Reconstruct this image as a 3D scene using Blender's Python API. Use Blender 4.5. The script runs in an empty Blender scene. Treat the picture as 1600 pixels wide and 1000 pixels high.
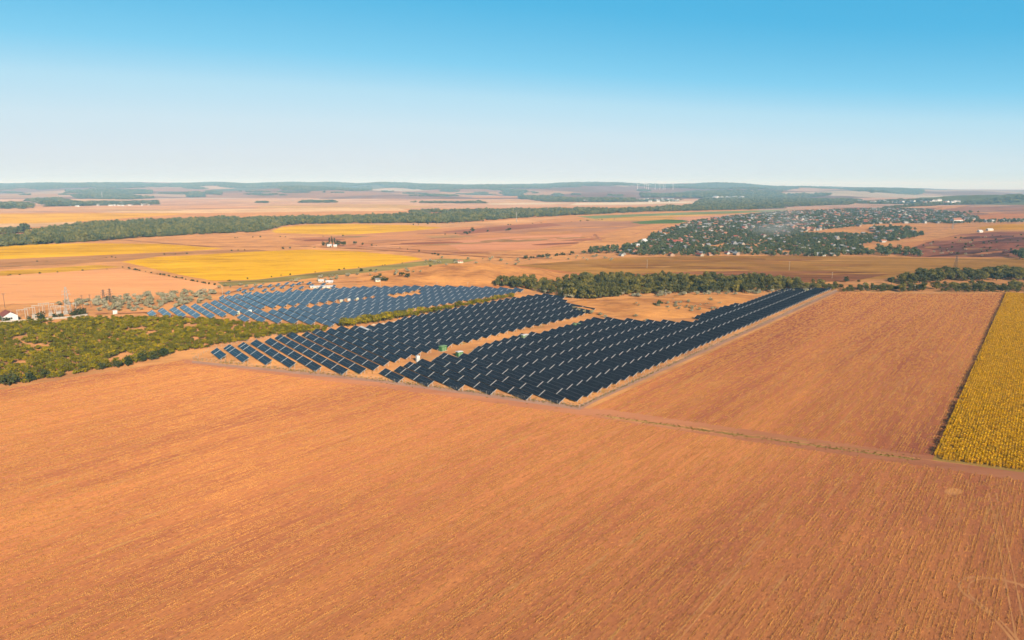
import bpy, bmesh, math, random
import numpy as np
from mathutils import Vector, noise as mnoise

# ------------------------------------------------------------------ camera
S = bpy.context.scene
F_PX, CAM_H, HOR = 1066.0, 100.0, 291.5
TH = math.atan((500 - HOR) / F_PX)
cd = bpy.data.cameras.new('camera')
cam = bpy.data.objects.new('camera', cd)
S.collection.objects.link(cam)
cd.sensor_width = 36.0
cd.lens = 36.0 * F_PX / 1600.0
cd.clip_start = 1.0
cd.clip_end = 90000.0
cam.location = (0, 0, CAM_H)
cam.rotation_euler = (math.pi / 2 - TH, 0, 0)
S.camera = cam

# ------------------------------------------------------------------ sky and sun
SUN_AZ, SUN_EL = math.radians(156.0), math.radians(24.0)   # azimuth clockwise from the view direction
W = bpy.data.worlds.new('World')
S.world = W
W.use_nodes = True
wn, wl = W.node_tree.nodes, W.node_tree.links
wn.clear()
sky = wn.new('ShaderNodeTexSky')
sky.sky_type = 'NISHITA'
sky.sun_disc = False
sky.sun_elevation = SUN_EL
sky.sun_rotation = SUN_AZ
sky.altitude = 100
sky.air_density = 1.0
sky.ozone_density = 2.5
# grade of the clear morning sky: deep azure above, milky towards the horizon
sky.dust_density = 0.3
sep = wn.new('ShaderNodeSeparateColor')
rmp = wn.new('ShaderNodeValToRGB')
EXPOSURE = 0.8
stops = [(0.08, (.03, .15, .33)), (.15, (.04, .25, .48)), (.20, (.068, .44, .76)), (.24, (.085, .47, .79)), (.345, (.225, .62, .89)), (.436, (.46, .74, .91)), (.577, (.61, .78, .89)), (.775, (.68, .77, .85)), (.95, (.70, .74, .78))]
el = rmp.color_ramp.elements
while len(el) < len(stops): el.new(.5)
for q, (p_, c_) in zip(el, stops):
    q.position = p_
    q.color = (*c_, 1)
scl = wn.new('ShaderNodeVectorMath')
scl.operation = 'SCALE'
bg = wn.new('ShaderNodeBackground')
bg.inputs['Strength'].default_value = 0.10
scl.inputs['Scale'].default_value = 10.0 / 2 ** EXPOSURE
wo = wn.new('ShaderNodeOutputWorld')
s10 = wn.new('ShaderNodeMath')
s10.operation = 'MULTIPLY'
s10.inputs[1].default_value = 0.10
wl.new(sky.outputs[0], sep.inputs[0])
wl.new(sep.outputs[0], s10.inputs[0])
wl.new(s10.outputs[0], rmp.inputs['Fac'])
wl.new(rmp.outputs[0], scl.inputs[0])
wl.new(scl.outputs[0], bg.inputs['Color'])
wl.new(bg.outputs[0], wo.inputs['Surface'])
sd = bpy.data.lights.new('sun', 'SUN')
sd.energy = 4.2
sd.angle = math.radians(0.53)
sd.color = (1.0, 0.87, 0.70)
sun = bpy.data.objects.new('sun', sd)
S.collection.objects.link(sun)
tosun = Vector((math.sin(SUN_AZ) * math.cos(SUN_EL), math.cos(SUN_AZ) * math.cos(SUN_EL), math.sin(SUN_EL)))
sun.rotation_euler = (-tosun).to_track_quat('-Z', 'Y').to_euler()
sun.location = (200, -300, 300)
S.view_settings.view_transform = 'Standard'
S.view_settings.look = 'None'
S.view_settings.gamma = 1.0
S.view_settings.use_curve_mapping = False
S.view_settings.exposure = EXPOSURE
S.render.engine = 'CYCLES'
S.cycles.max_bounces = 5
S.cycles.volume_bounces = 1
S.cycles.transparent_max_bounces = 8

# ------------------------------------------------------------------ helpers
COL = S.collection
RNG = random.Random(7)


def lin(c):
    return tuple((v / 255 / 12.92) if v / 255 <= 0.04045 else ((v / 255 + 0.055) / 1.055) ** 2.4 for v in c)


def alb(c, k=0.8):
    return tuple(min(0.9, v * k) for v in lin(c))


def az_dir(deg):
    return np.array([math.sin(math.radians(deg)), math.cos(math.radians(deg))])


def ray(px, py):
    u, v = (px - 800) / F_PX, (py - 500) / F_PX
    return Vector((u, math.cos(TH) - v * math.sin(TH), -math.sin(TH) - v * math.cos(TH)))


def G(px, py, z=0.0):
    """map a surveyed image point to its place on the level ground"""
    r = ray(px, py)
    t = (CAM_H - z) / -r.z
    return (r.x * t, r.y * t)


RIDGE = [(-200, 287), (0, 287), (60, 286), (100, 286.3), (210, 284.4), (300, 285.6), (330, 284.4), (400, 286.2), (470, 284.5), (530, 285),
         (560, 286.6), (600, 285.2), (660, 287), (740, 288.2), (800, 287.6), (850, 287.4), (900, 284.6), (960, 284.6),
         (1000, 287), (1040, 287.6), (1100, 285.6), (1140, 285.6), (1180, 289), (1220, 291), (1300, 291.3), (1330, 292.2),
         (1380, 294), (1410, 294.2), (1425, 293.4), (1450, 294.8), (1500, 296.5), (1600, 296.8), (1900, 296.8)]
RX = np.array([p[0] for p in RIDGE], float)
RY = np.array([p[1] for p in RIDGE], float)
HILL0, HILL1 = 5600.0, 13000.0


def hill_z(x, y):
    """height of the far hill country; x, y are arrays"""
    x, y = np.asarray(x, float), np.asarray(y, float)
    px = 800 + F_PX * x / np.maximum(y, 1)
    top = CAM_H + (HOR - np.interp(px, RX, RY)) * HILL1 / F_PX
    t = np.clip((y - HILL0) / (HILL1 - HILL0), 0, 1.12)
    s = np.where(t < 1, t * t * (3 - 2 * t) * 0.45 + 0.55 * t, 1 - (t - 1) * 3)
    und = (np.sin(x / 900 + 1.3) * np.sin(y / 700 + .4) + 0.6 * np.sin(x / 430 + y / 600) + .45 * np.sin(x / 210 - y / 330)) * 21
    return top * s + und * np.clip(t * 6, 0, 1) * np.clip((1 - t) * 3, 0, 1) - 1.0


MOUNDS = []     # (cx, cy, rx, ry, h)


def ground_z(x, y):
    z = 0.0
    if y > HILL0:
        z = max(0.0, float(hill_z(x, y)))
    for (cx, cy, rx, ry, h) in MOUNDS:
        q = ((x - cx) / rx) ** 2 + ((y - cy) / ry) ** 2
        if q < 1:
            z = max(z, h * (1 - q) ** 2 * (1 + .8 * q))
    return z


def GH(px, py):
    """image point to a point on ground, mound or hill"""
    r = ray(px, py)
    if r.z < -1e-6:
        g = G(px, py)
        if g[1] < HILL0 and not MOUNDS:
            return (g[0], g[1], 0.0)
    t = 200.0
    while t < 15500:
        x, y, z = r.x * t, r.y * t, CAM_H + r.z * t
        if z <= ground_z(x, y):
            return (x, y, ground_z(x, y))
        t += 3.0 if t < 3000 else 15.0
    return (r.x * 13000, r.y * 13000, float(hill_z(r.x * 13000, r.y * 13000)))


def in_poly(x, y, P):
    c = False
    j = len(P) - 1
    for i in range(len(P)):
        if (P[i][1] > y) != (P[j][1] > y) and x < (P[j][0] - P[i][0]) * (y - P[i][1]) / (P[j][1] - P[i][1]) + P[i][0]:
            c = not c
        j = i
    return c


def gpoly(pts):
    return [G(*p) for p in pts]


def tag(o, label=None, cat=None, group=None, kind=None):
    if label: o['label'] = label
    if cat: o['category'] = cat
    if group: o['group'] = group
    if kind: o['kind'] = kind
    return o


def mesh_obj(name, me, parent=None, loc=None, rz=None, scl=None):
    o = bpy.data.objects.new(name, me)
    COL.objects.link(o)
    if parent is not None: o.parent = parent
    if loc is not None: o.location = loc
    if rz is not None: o.rotation_euler = (0, 0, rz)
    if scl is not None: o.scale = (scl, scl, scl) if not hasattr(scl, '__len__') else scl
    return o


def empty(name, loc, rz=0, scl=1.0):
    o = bpy.data.objects.new(name, None)
    COL.objects.link(o)
    o.empty_display_size = 0.5
    o.location = loc
    o.rotation_euler = (0, 0, rz)
    o.scale = (scl, scl, scl) if not hasattr(scl, '__len__') else scl
    return o


class MB:
    """collects boxes, bars and faces of one mesh"""
    def __init__(s): s.v, s.f, s.m = [], [], []

    def face(s, pts, mi=0):
        n = len(s.v); s.v += [tuple(p) for p in pts]; s.f.append(tuple(range(n, n + len(pts)))); s.m.append(mi)

    def hexa(s, p, mi=0):
        n = len(s.v); s.v += [tuple(q) for q in p]
        for q in ((0, 3, 2, 1), (4, 5, 6, 7), (0, 1, 5, 4), (1, 2, 6, 5), (2, 3, 7, 6), (3, 0, 4, 7)):
            s.f.append(tuple(n + i for i in q)); s.m.append(mi)

    def box(s, x0, x1, y0, y1, z0, z1, mi=0):
        s.hexa([(x0, y0, z0), (x1, y0, z0), (x1, y1, z0), (x0, y1, z0), (x0, y0, z1), (x1, y0, z1), (x1, y1, z1), (x0, y1, z1)], mi)

    def bar(s, a, b, w0, w1=None, n=4, mi=0):
        w1 = w0 if w1 is None else w1
        a, b = Vector(a), Vector(b)
        d = (b - a).normalized()
        u = d.cross(Vector((0, 0, 1)) if abs(d.z) < .95 else Vector((1, 0, 0))).normalized()
        w = d.cross(u)
        k = len(s.v)
        for p, r in ((a, w0), (b, w1)):
            for i in range(n):
                t = 2 * math.pi * (i + .5) / n
                s.v.append(tuple(p + (u * math.cos(t) + w * math.sin(t)) * r))
        for i in range(n):
            j = (i + 1) % n
            s.f.append((k + i, k + j, k + n + j, k + n + i)); s.m.append(mi)
        s.f.append(tuple(k + n + i for i in range(n))); s.m.append(mi)
        s.f.append(tuple(k + n - 1 - i for i in range(n))); s.m.append(mi)

    def mesh(s, name, mats, smooth=False):
        me = bpy.data.meshes.new(name)
        me.from_pydata(s.v, [], s.f)
        for m in (mats if isinstance(mats, (list, tuple)) else [mats]): me.materials.append(m)
        if any(s.m): me.polygons.foreach_set('material_index', s.m)
        if smooth: me.polygons.foreach_set('use_smooth', [True] * len(s.f))
        me.update()
        return me

    def build(s, name, mats, parent=None, **k):
        return mesh_obj(name, s.mesh(name, mats), parent, **k)


# ------------------------------------------------------------------ materials
def new_mat(name):
    m = bpy.data.materials.new(name)
    m.use_nodes = True
    nt = m.node_tree
    nt.nodes.clear()
    out = nt.nodes.new('ShaderNodeOutputMaterial')
    return m, nt.nodes, nt.links, out


def ramp(n, stops, interp='LINEAR'):
    r = n.new('ShaderNodeValToRGB')
    r.color_ramp.interpolation = interp
    e = r.color_ramp.elements
    while len(e) < len(stops): e.new(0.5)
    for i, (p, c) in enumerate(stops):
        e[i].position = p
        e[i].color = (*c, 1) if len(c) == 3 else c
    return r


def plain(name, col, rough=0.7, metal=0.0, var=0.12, scale=2.0, spec=0.3):
    m, n, l, o = new_mat(name)
    b = n.new('ShaderNodeBsdfPrincipled')
    b.inputs['Roughness'].default_value = rough
    b.inputs['Metallic'].default_value = metal
    b.inputs['Specular IOR Level'].default_value = spec
    g = n.new('ShaderNodeNewGeometry')
    t = n.new('ShaderNodeTexNoise')
    t.inputs['Scale'].default_value = scale
    t.inputs['Detail'].default_value = 4
    r = ramp(n, [(0.3, tuple(v * (1 - var) for v in col)), (0.7, tuple(min(1, v * (1 + var)) for v in col))])
    l.new(g.outputs['Position'], t.inputs['Vector'])
    l.new(t.outputs['Fac'], r.inputs['Fac'])
    l.new(r.outputs[0], b.inputs['Base Color'])
    l.new(b.outputs[0], o.inputs['Surface'])
    return m


def rot_coords(n, l, az, sx, sy, detail_off=0.0):
    """world position turned so X runs across and Y along the furrows (azimuth az), then scaled"""
    g = n.new('ShaderNodeNewGeometry')
    r = n.new('ShaderNodeVectorRotate')
    r.rotation_type = 'Z_AXIS'
    r.inputs['Angle'].default_value = math.radians(az)
    l.new(g.outputs['Position'], r.inputs['Vector'])
    mp = n.new('ShaderNodeMapping')
    mp.inputs['Scale'].default_value = (sx, sy, 0)
    mp.inputs['Location'].default_value = (detail_off, detail_off * .7, 0)
    l.new(r.outputs[0], mp.inputs['Vector'])
    return mp


def noise_tex(n, l, vec, scale=1.0, detail=5.0, rough=0.6, dist=0.0):
    t = n.new('ShaderNodeTexNoise')
    t.inputs['Scale'].default_value = scale
    t.inputs['Detail'].default_value = detail
    t.inputs['Roughness'].default_value = rough
    t.inputs['Distortion'].default_value = dist
    l.new(vec.outputs[0], t.inputs['Vector'])
    return t


def mix_rgb(n, l, fac, a, b, mode='MIX'):
    m = n.new('ShaderNodeMix')
    m.data_type = 'RGBA'
    m.blend_type = mode
    for v, i in ((fac, 0), (a, 6), (b, 7)):
        if isinstance(v, (int, float)): m.inputs[i].default_value = v
        elif isinstance(v, tuple): m.inputs[i].default_value = (*v, 1)
        else: l.new(v, m.inputs[i])
    return m.outputs[2]


def soil_mat(name, soil, straw, az, across=0.6, along=0.02, patch=0.012, streak=0.55, fine=1.6, green=None, bump=0.25, wide=.8, grain=.55, rng=.30, speck=0):
    """ploughed or stubble field: streaks that run with the furrows, broad damp patches and fine straw"""
    m, n, l, o = new_mat(name)
    d = n.new('ShaderNodeBsdfDiffuse')
    d.inputs['Roughness'].default_value = 1.0
    c1 = rot_coords(n, l, az, across, along)
    s1 = noise_tex(n, l, c1, 1.0, 6, .68)
    c2 = rot_coords(n, l, az, patch, patch * .28, 31)
    s2 = noise_tex(n, l, c2, 1.0, 5, .6, .6)
    c3 = rot_coords(n, l, az, fine, fine * .16, 57)
    s3 = noise_tex(n, l, c3, 1.0, 5, .75)
    c4 = rot_coords(n, l, az, across * .13, along * .35, 11)
    s4 = noise_tex(n, l, c4, 1.0, 4, .6)
    mm = n.new('ShaderNodeMath'); mm.operation = 'MULTIPLY_ADD'
    l.new(s1.outputs['Fac'], mm.inputs[0]); mm.inputs[1].default_value = streak
    l.new(s2.outputs['Fac'], mm.inputs[2])
    m2 = n.new('ShaderNodeMath'); m2.operation = 'MULTIPLY_ADD'
    l.new(s4.outputs['Fac'], m2.inputs[0]); m2.inputs[1].default_value = wide
    l.new(mm.outputs[0], m2.inputs[2])
    m3 = n.new('ShaderNodeMath'); m3.operation = 'MULTIPLY_ADD'
    l.new(s3.outputs['Fac'], m3.inputs[0]); m3.inputs[1].default_value = grain
    l.new(m2.outputs[0], m3.inputs[2])
    mean = .5 * (streak + 1 + wide + grain)
    rp = ramp(n, [(0.0, soil), (1.0, straw)])
    mr = n.new('ShaderNodeMapRange')
    mr.inputs['From Min'].default_value = mean - rng
    mr.inputs['From Max'].default_value = mean + rng
    l.new(m3.outputs[0], mr.inputs['Value'])
    l.new(mr.outputs[0], rp.inputs['Fac'])
    col = rp.outputs[0]
    if green:
        c5 = rot_coords(n, l, az, across * .5, along * 1.5, 91)
        s5 = noise_tex(n, l, c5, 1.0, 6, .7)
        r5 = ramp(n, [(.56, (0, 0, 0)), (.70, (1, 1, 1))])
        l.new(s5.outputs['Fac'], r5.inputs['Fac'])
        col = mix_rgb(n, l, r5.outputs[0], col, green)
    if speck:
        for (sc, lo_, hi_, tone, off_) in ((3.0, .54, .64, (soil[0] * .55, soil[1] * .62, soil[2] * .55), 17), (2.3, .57, .67, tuple(min(.9, v * 1.3) for v in straw), 71)):
            c6 = rot_coords(n, l, az, sc, sc * .22, off_)
            s6 = noise_tex(n, l, c6, 1.0, 4, .7)
            r6 = ramp(n, [(lo_, (0, 0, 0)), (hi_, (speck, speck, speck))])
            l.new(s6.outputs['Fac'], r6.inputs['Fac'])
            col = mix_rgb(n, l, r6.outputs[0], col, tone)
    l.new(col, d.inputs['Color'])
    if bump:
        bp = n.new('ShaderNodeBump')
        bp.inputs['Strength'].default_value = bump
        bp.inputs['Distance'].default_value = 0.15
        l.new(s3.outputs['Fac'], bp.inputs['Height'])
        l.new(bp.outputs[0], d.inputs['Normal'])
    l.new(d.outputs[0], o.inputs['Surface'])
    return m


def leaf_mat(name, cols, rough=0.7):
    """foliage: hue differs from plant to plant and from clump to clump"""
    m, n, l, o = new_mat(name)
    b = n.new('ShaderNodeBsdfPrincipled')
    b.inputs['Roughness'].default_value = rough
    b.inputs['Specular IOR Level'].default_value = 0.03
    oi = n.new('ShaderNodeObjectInfo')
    g = n.new('ShaderNodeNewGeometry')
    t = n.new('ShaderNodeTexNoise')
    t.inputs['Scale'].default_value = .55
    t.inputs['Detail'].default_value = 3
    l.new(g.outputs['Position'], t.inputs['Vector'])
    a = n.new('ShaderNodeMath'); a.operation = 'MULTIPLY_ADD'
    l.new(oi.outputs['Random'], a.inputs[0]); a.inputs[1].default_value = .75
    b2 = n.new('ShaderNodeMath'); b2.operation = 'MULTIPLY_ADD'
    l.new(t.outputs['Fac'], b2.inputs[0]); b2.inputs[1].default_value = .6; b2.inputs[2].default_value = -.18
    l.new(b2.outputs[0], a.inputs[2])
    k = len(cols)
    r = ramp(n, [(i / (k - 1), c) for i, c in enumerate(cols)])
    l.new(a.outputs[0], r.inputs['Fac'])
    tr = n.new('ShaderNodeBsdfTranslucent')
    l.new(r.outputs[0], b.inputs['Base Color'])
    l.new(r.outputs[0], tr.inputs['Color'])
    mx = n.new('ShaderNodeMixShader'); mx.inputs[0].default_value = .18
    l.new(b.outputs[0], mx.inputs[1]); l.new(tr.outputs[0], mx.inputs[2])
    l.new(mx.outputs[0], o.inputs['Surface'])
    return m


# furrow azimuth
FUR = 39.0
M = {}
M['ground'] = soil_mat('dry_grass_ground', (.235, .105, .044), (.43, .20, .070), 70, .20, .06, .03, .7, 1.2, green=(.20, .135, .045), bump=.3, rng=.26)
M['stubble_field'] = soil_mat('stubble_field', (.185, .055, .035), (.50, .195, .062), FUR, .85, .016, .011, .60, 3.2, green=(.34, .175, .060), bump=.35, wide=.55, grain=.7, rng=.40, speck=.8)
M['stubble_right'] = soil_mat('stubble_field_strips', (.185, .056, .035), (.42, .158, .053), FUR, .75, .010, .012, .8, 3.0, green=(.33, .175, .064), bump=.35, wide=1.0, grain=.6, rng=.38, speck=.7)
M['track'] = soil_mat('earth_track', (.23, .088, .047), (.35, .145, .070), 98, .9, .02, .03, .6, 1.2, bump=.3)
M['gravel'] = soil_mat('gravel_path', (.20, .105, .072), (.26, .15, .105), FUR, .8, .1, .05, .4, 2.0, bump=.3)
M['verge'] = soil_mat('grass_verge', (.15, .095, .03), (.33, .19, .06), 98, .5, .06, .05, .6, 1.2, bump=.4)
M['straw_track'] = soil_mat('straw_track', (.29, .12, .058), (.47, .215, .082), 20, .5, .2, .08, .6, 2, bump=.3)
M['sunflower_soil'] = soil_mat('sunflower_soil', (.18, .11, .03), (.28, .17, .045), FUR, 1, .1, .02, .4, 2)
M['mound'] = soil_mat('dry_mound_grass', (.17, .066, .028), (.47, .215, .064), 100, .22, .05, .05, .9, .9, green=(.33, .16, .055), bump=.5)
M['white'] = plain('white_paint', (.64, .62, .58), .6)
M['cream'] = plain('cream_render', (.66, .56, .42), .8)
M['steel'] = plain('galvanised_steel', (.56, .54, .50), .5, 0.35)
M['pale_steel'] = plain('pale_steel', (.40, .36, .31), .55, 0.1)
M['dark_steel'] = plain('weathered_steel', (.13, .09, .07), .7, .2)
M['concrete'] = plain('concrete', (.40, .34, .27), .85)
M['wood_pole'] = plain('wood_pole', (.14, .09, .06), .85)
M['green_paint'] = plain('green_paint', (.05, .15, .05), .55)
M['pale_green'] = plain('pale_green_paint', (.18, .28, .13), .55)
M['dark'] = plain('dark_opening', (.02, .02, .022), .5)
M['red_roof'] = plain('red_tile_roof', (.27, .075, .045), .8, scale=.8, var=.3)
M['orange_roof'] = plain('orange_tile_roof', (.36, .15, .08), .8, scale=.8, var=.3)
M['grey_roof'] = plain('grey_sheet_roof', (.22, .21, .20), .6, scale=.6, var=.25)
M['dark_roof'] = plain('dark_sheet_roof', (.13, .12, .12), .6, scale=.6, var=.25)
M['white_roof'] = plain('white_sheet_roof', (.58, .56, .54), .5, scale=.6, var=.15)
M['bark'] = plain('bark', (.10, .07, .045), .9)
M['red_earth'] = plain('red_earth', (.42, .16, .10), .95, scale=.8, var=.3)
M['pale_earth'] = plain('pale_earth', (.52, .38, .26), .95, scale=.8, var=.25)
M['orchard'] = leaf_mat('orchard_leaves', [(.085, .082, .005), (.155, .135, .006), (.235, .19, .006), (.42, .29, .007)])
M['wood'] = leaf_mat('woodland_leaves', [(.065, .07, .024), (.105, .10, .028), (.16, .14, .034), (.32, .24, .04)])
M['forest'] = leaf_mat('forest_leaves', [(.07, .09, .036), (.12, .13, .045), (.18, .17, .05), (.25, .20, .055)])
M['village_leaf'] = leaf_mat('village_leaves', [(.065, .09, .04), (.10, .12, .05), (.15, .15, .06)])
M['silver'] = leaf_mat('silvery_scrub_leaves', [(.24, .22, .12), (.36, .32, .19), (.46, .41, .28)])
M['dark_leaf'] = leaf_mat('dark_leaves', [(.035, .05, .018), (.055, .068, .022), (.08, .085, .026)])
M['sunflower'] = leaf_mat('sunflower_leaves', [(.36, .19, .010), (.64, .35, .010), (.82, .46, .010), (.88, .50, .012)])
M['stubble'] = leaf_mat('stubble_straw', [(.50, .235, .072), (.68, .335, .095), (.82, .42, .12)])


def module_mat(name, lo, hi, sheen, spec):
    m, n, l, o = new_mat(name)
    b = n.new('ShaderNodeBsdfPrincipled')
    b.inputs['Roughness'].default_value = .22
    b.inputs['IOR'].default_value = 1.56
    b.inputs['Specular IOR Level'].default_value = spec
    b.inputs['Sheen Weight'].default_value = sheen
    b.inputs['Sheen Roughness'].default_value = .28
    b.inputs['Sheen Tint'].default_value = (1, .9, .82, 1)
    oi = n.new('ShaderNodeObjectInfo')
    g = n.new('ShaderNodeNewGeometry')
    t = n.new('ShaderNodeTexNoise')
    t.inputs['Scale'].default_value = .12
    t.inputs['Detail'].default_value = 6
    l.new(g.outputs['Position'], t.inputs['Vector'])
    r = ramp(n, [(.3, lo), (.7, hi)])
    l.new(t.outputs['Fac'], r.inputs['Fac'])
    l.new(r.outputs[0], b.inputs['Base Color'])
    r2 = ramp(n, [(.3, (.06, .06, .06)), (.7, (.15, .15, .15))])
    l.new(t.outputs['Fac'], r2.inputs['Fac'])
    l.new(r2.outputs[0], b.inputs['Roughness'])
    l.new(b.outputs[0], o.inputs['Surface'])
    return m


M['module'] = module_mat('mono_solar_glass', (.004, .004, .0045), (.008, .008, .008), .06, .28)
M['module_blue'] = module_mat('sky_tinted_solar_glass', (.030, .052, .074), (.048, .076, .104), .34, .55)  # same glass for the far left block, grazing sky reflection painted into its colour
M['alu'] = plain('module_frame', (.62, .60, .56), .45, .3)
M['module_line'] = plain('module_edge', (.15, .155, .16), .5, .2)

# ------------------------------------------------------------------ ground
LAYER = [0]


def patch(name, pts, mat, ground=False, z=None):
    """level field sheet with its own outline; each is laid a little above the one before"""
    LAYER[0] += 1
    zz = 0.004 * LAYER[0] if z is None else z
    P = pts if ground else gpoly(pts)
    me = bpy.data.meshes.new(name)
    bm = bmesh.new()
    vs = [bm.verts.new((p[0], p[1], zz)) for p in P]
    f = bm.faces.new(vs)
    if f.normal.z < 0: f.normal_flip()
    bmesh.ops.triangulate(bm, faces=[f])
    for q in bm.faces:
        q.normal_update()
        if q.normal.z < 0: q.normal_flip()
    bm.to_mesh(me); bm.free()
    me.materials.append(mat)
    return tag(mesh_obj(name, me), kind='structure')


def wiggle(P, amp, step, seed=0):
    """a fine irregular outline so that no field border is ruler straight"""
    out = []
    for i in range(len(P)):
        a, b = np.array(P[i]), np.array(P[(i + 1) % len(P)])
        d = b - a; L = np.linalg.norm(d)
        k = max(1, int(L / step))
        nrm = np.array([-d[1], d[0]]) / max(L, 1e-6)
        for q in range(k):
            p = a + d * q / k
            s = mnoise.noise(Vector((p[0] / step / 1.7 + seed, p[1] / step / 1.7, seed * .37))) * amp if q else 0
            out.append(tuple(p + nrm * s))
    return out


bm = bmesh.new()
R = 32000
vs = [bm.verts.new(p) for p in ((-R, -3000, 0), (R, -3000, 0), (R, R, 0), (-R, R, 0))]
bm.faces.new(vs)
me = bpy.data.meshes.new('ground'); bm.to_mesh(me); bm.free()
me.materials.append(M['ground'])
tag(mesh_obj('ground', me), kind='structure')

FM = {}


def fmat(c, az=80, k=.40, contrast=.16, across=.10, along=.003):
    """a far field: drill rows, damp and dry patches, weedy spots of a second tone"""
    key = (c, az, contrast, k)
    if key in FM: return FM[key]
    a = alb(c, k)
    m, n, l, o = new_mat('field_%d' % len(FM))
    d = n.new('ShaderNodeBsdfDiffuse')
    d.inputs['Roughness'].default_value = 1.0
    off = 13.7 * len(FM)
    s1 = noise_tex(n, l, rot_coords(n, l, az, across, along, off), 1.0, 8, .72)
    s2 = noise_tex(n, l, rot_coords(n, l, az, .008, .0035, off + 5), 1.0, 7, .66, .9)
    s3 = noise_tex(n, l, rot_coords(n, l, az, .12, .03, off + 9), 1.0, 6, .75)
    q = n.new('ShaderNodeMath'); q.operation = 'ADD'
    l.new(s1.outputs['Fac'], q.inputs[0]); l.new(s2.outputs['Fac'], q.inputs[1])
    q2 = n.new('ShaderNodeMath'); q2.operation = 'MULTIPLY_ADD'
    l.new(s3.outputs['Fac'], q2.inputs[0]); q2.inputs[1].default_value = .7; l.new(q.outputs[0], q2.inputs[2])
    mr = n.new('ShaderNodeMapRange')
    mr.inputs['From Min'].default_value = 1.35 - .21
    mr.inputs['From Max'].default_value = 1.35 + .21
    l.new(q2.outputs[0], mr.inputs['Value'])
    f = contrast * 1.7
    lo = (a[0] * (1 - f), a[1] * (1 - f * 1.15), a[2] * (1 - f))
    hi = tuple(min(.9, v * (1 + f)) for v in a)
    rp = ramp(n, [(0, lo), (.5, a), (1, hi)])
    l.new(mr.outputs[0], rp.inputs['Fac'])
    s4 = noise_tex(n, l, rot_coords(n, l, az, .022, .007, off + 31), 1.0, 9, .78, .5)
    r4 = ramp(n, [(.57, (0, 0, 0)), (.68, (.8, .8, .8))])
    l.new(s4.outputs['Fac'], r4.inputs['Fac'])
    tone = (a[0] * .62, a[1] * .72, a[2] * .80)
    l.new(mix_rgb(n, l, r4.outputs[0], rp.outputs[0], tone), d.inputs['Color'])
    l.new(d.outputs[0], o.inputs['Surface'])
    FM[key] = m
    return m


def field(name, c, pts, az=80, contrast=.20, k=.40, amp=None):
    P = gpoly(pts)
    d = np.mean([p[1] for p in P])
    P = wiggle(P, d * .0022 if amp is None else amp, d * .025, len(FM))
    return patch(name, P, fmat(c, az, k, contrast), ground=True)


YEL = (250, 188, 34)
PINK = (246, 178, 130)
# plain before the hills
field('far_field', (230, 180, 142), [(-300, 309.5), (1900, 309.5), (1900, 318), (1300, 321), (900, 323), (600, 327), (300, 331), (-300, 334)])
field('far_field', (236, 178, 130), [(-200, 323), (300, 322), (560, 322), (600, 325), (420, 327), (200, 329), (-200, 331)])
field('far_field', (225, 180, 120), [(420, 320), (600, 319), (680, 322), (640, 326), (480, 326), (400, 324)])
field('far_field', (252, 205, 150), [(250, 327), (620, 325), (640, 329), (300, 333), (150, 332)])
field('sunflower_field', (250, 188, 70), [(-200, 336), (100, 333.5), (260, 333), (300, 334), (220, 339), (125, 346), (60, 349), (-200, 351)], 85)
field('far_field', (248, 200, 150), [(-200, 351), (60, 349), (125, 346), (120, 350), (60, 355), (-200, 358)])
field('far_field', (250, 225, 190), [(900, 317), (1080, 314.5), (1090, 316.5), (980, 320), (890, 320.5)])
field('far_field', (240, 215, 180), [(760, 318), (840, 316.8), (900, 317.2), (860, 319.2), (770, 320)])
field('far_field', (225, 180, 150), [(1200, 323), (1330, 319), (1480, 317), (1500, 321), (1330, 325), (1180, 329)])
field('far_field', (196, 140, 110), [(1470, 328), (1530, 319), (1700, 317), (1700, 331), (1560, 331), (1480, 333)], 85)
# middle ground, left and centre
field('field', (240, 160, 115), [(-200, 368), (60, 361), (60, 372), (-200, 378)])
field('sunflower_field', YEL, [(-200, 387), (60, 382), (130, 380), (250, 381), (350, 388), (300, 392), (150, 399), (-200, 414)], 82)
field('field', (200, 142, 92), [(-200, 414), (150, 399), (300, 393), (400, 390), (420, 392), (250, 400), (190, 408), (60, 414), (-200, 424)], 82)
field('sunflower_field', (246, 186, 60), [(-200, 437), (60, 420), (150, 414), (190, 417), (110, 424), (-200, 443)], 82)
field('ploughed_field', (244, 172, 114), [(-200, 447), (60, 427), (190, 420), (345, 447), (325, 456), (240, 462), (120, 471), (-200, 485)], 84, .07, k=.47)
field('sunflower_field', YEL, [(190, 409), (240, 402), (400, 393), (480, 390), (560, 393), (645, 401), (660, 405), (620, 412), (500, 425), (400, 437), (335, 439), (285, 430)], 82)
field('meadow', (168, 150, 88), [(340, 441), (400, 437.5), (500, 426), (620, 413), (690, 404), (745, 406), (700, 415), (590, 424), (440, 440), (350, 448)], 84)
field('sunflower_field', (250, 190, 50), [(424, 361), (440, 355), (480, 351), (570, 350), (670, 352), (690, 356), (600, 365), (540, 367), (430, 364)], 84)
field('field', (226, 156, 104), [(470, 372), (700, 357), (830, 347), (960, 341), (1010, 346), (950, 365), (890, 385), (700, 399), (560, 388), (450, 381)], 78, .12)
field('field', (208, 148, 110), [(760, 353), (960, 343), (1040, 344), (1010, 352), (930, 362), (820, 366), (740, 362)], 78, .1)
field('field', (182, 118, 90), [(690, 362), (800, 352), (860, 349), (880, 352), (790, 360), (720, 367)], 76, .12)
field('field', (240, 165, 120), [(690, 378), (800, 370), (910, 366), (905, 376), (840, 390), (720, 392)], 72, .1)
field('field', (235, 175, 120), [(560, 350.5), (760, 347), (830, 341), (880, 339), (830, 348), (700, 356), (640, 352)], 82)
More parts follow.
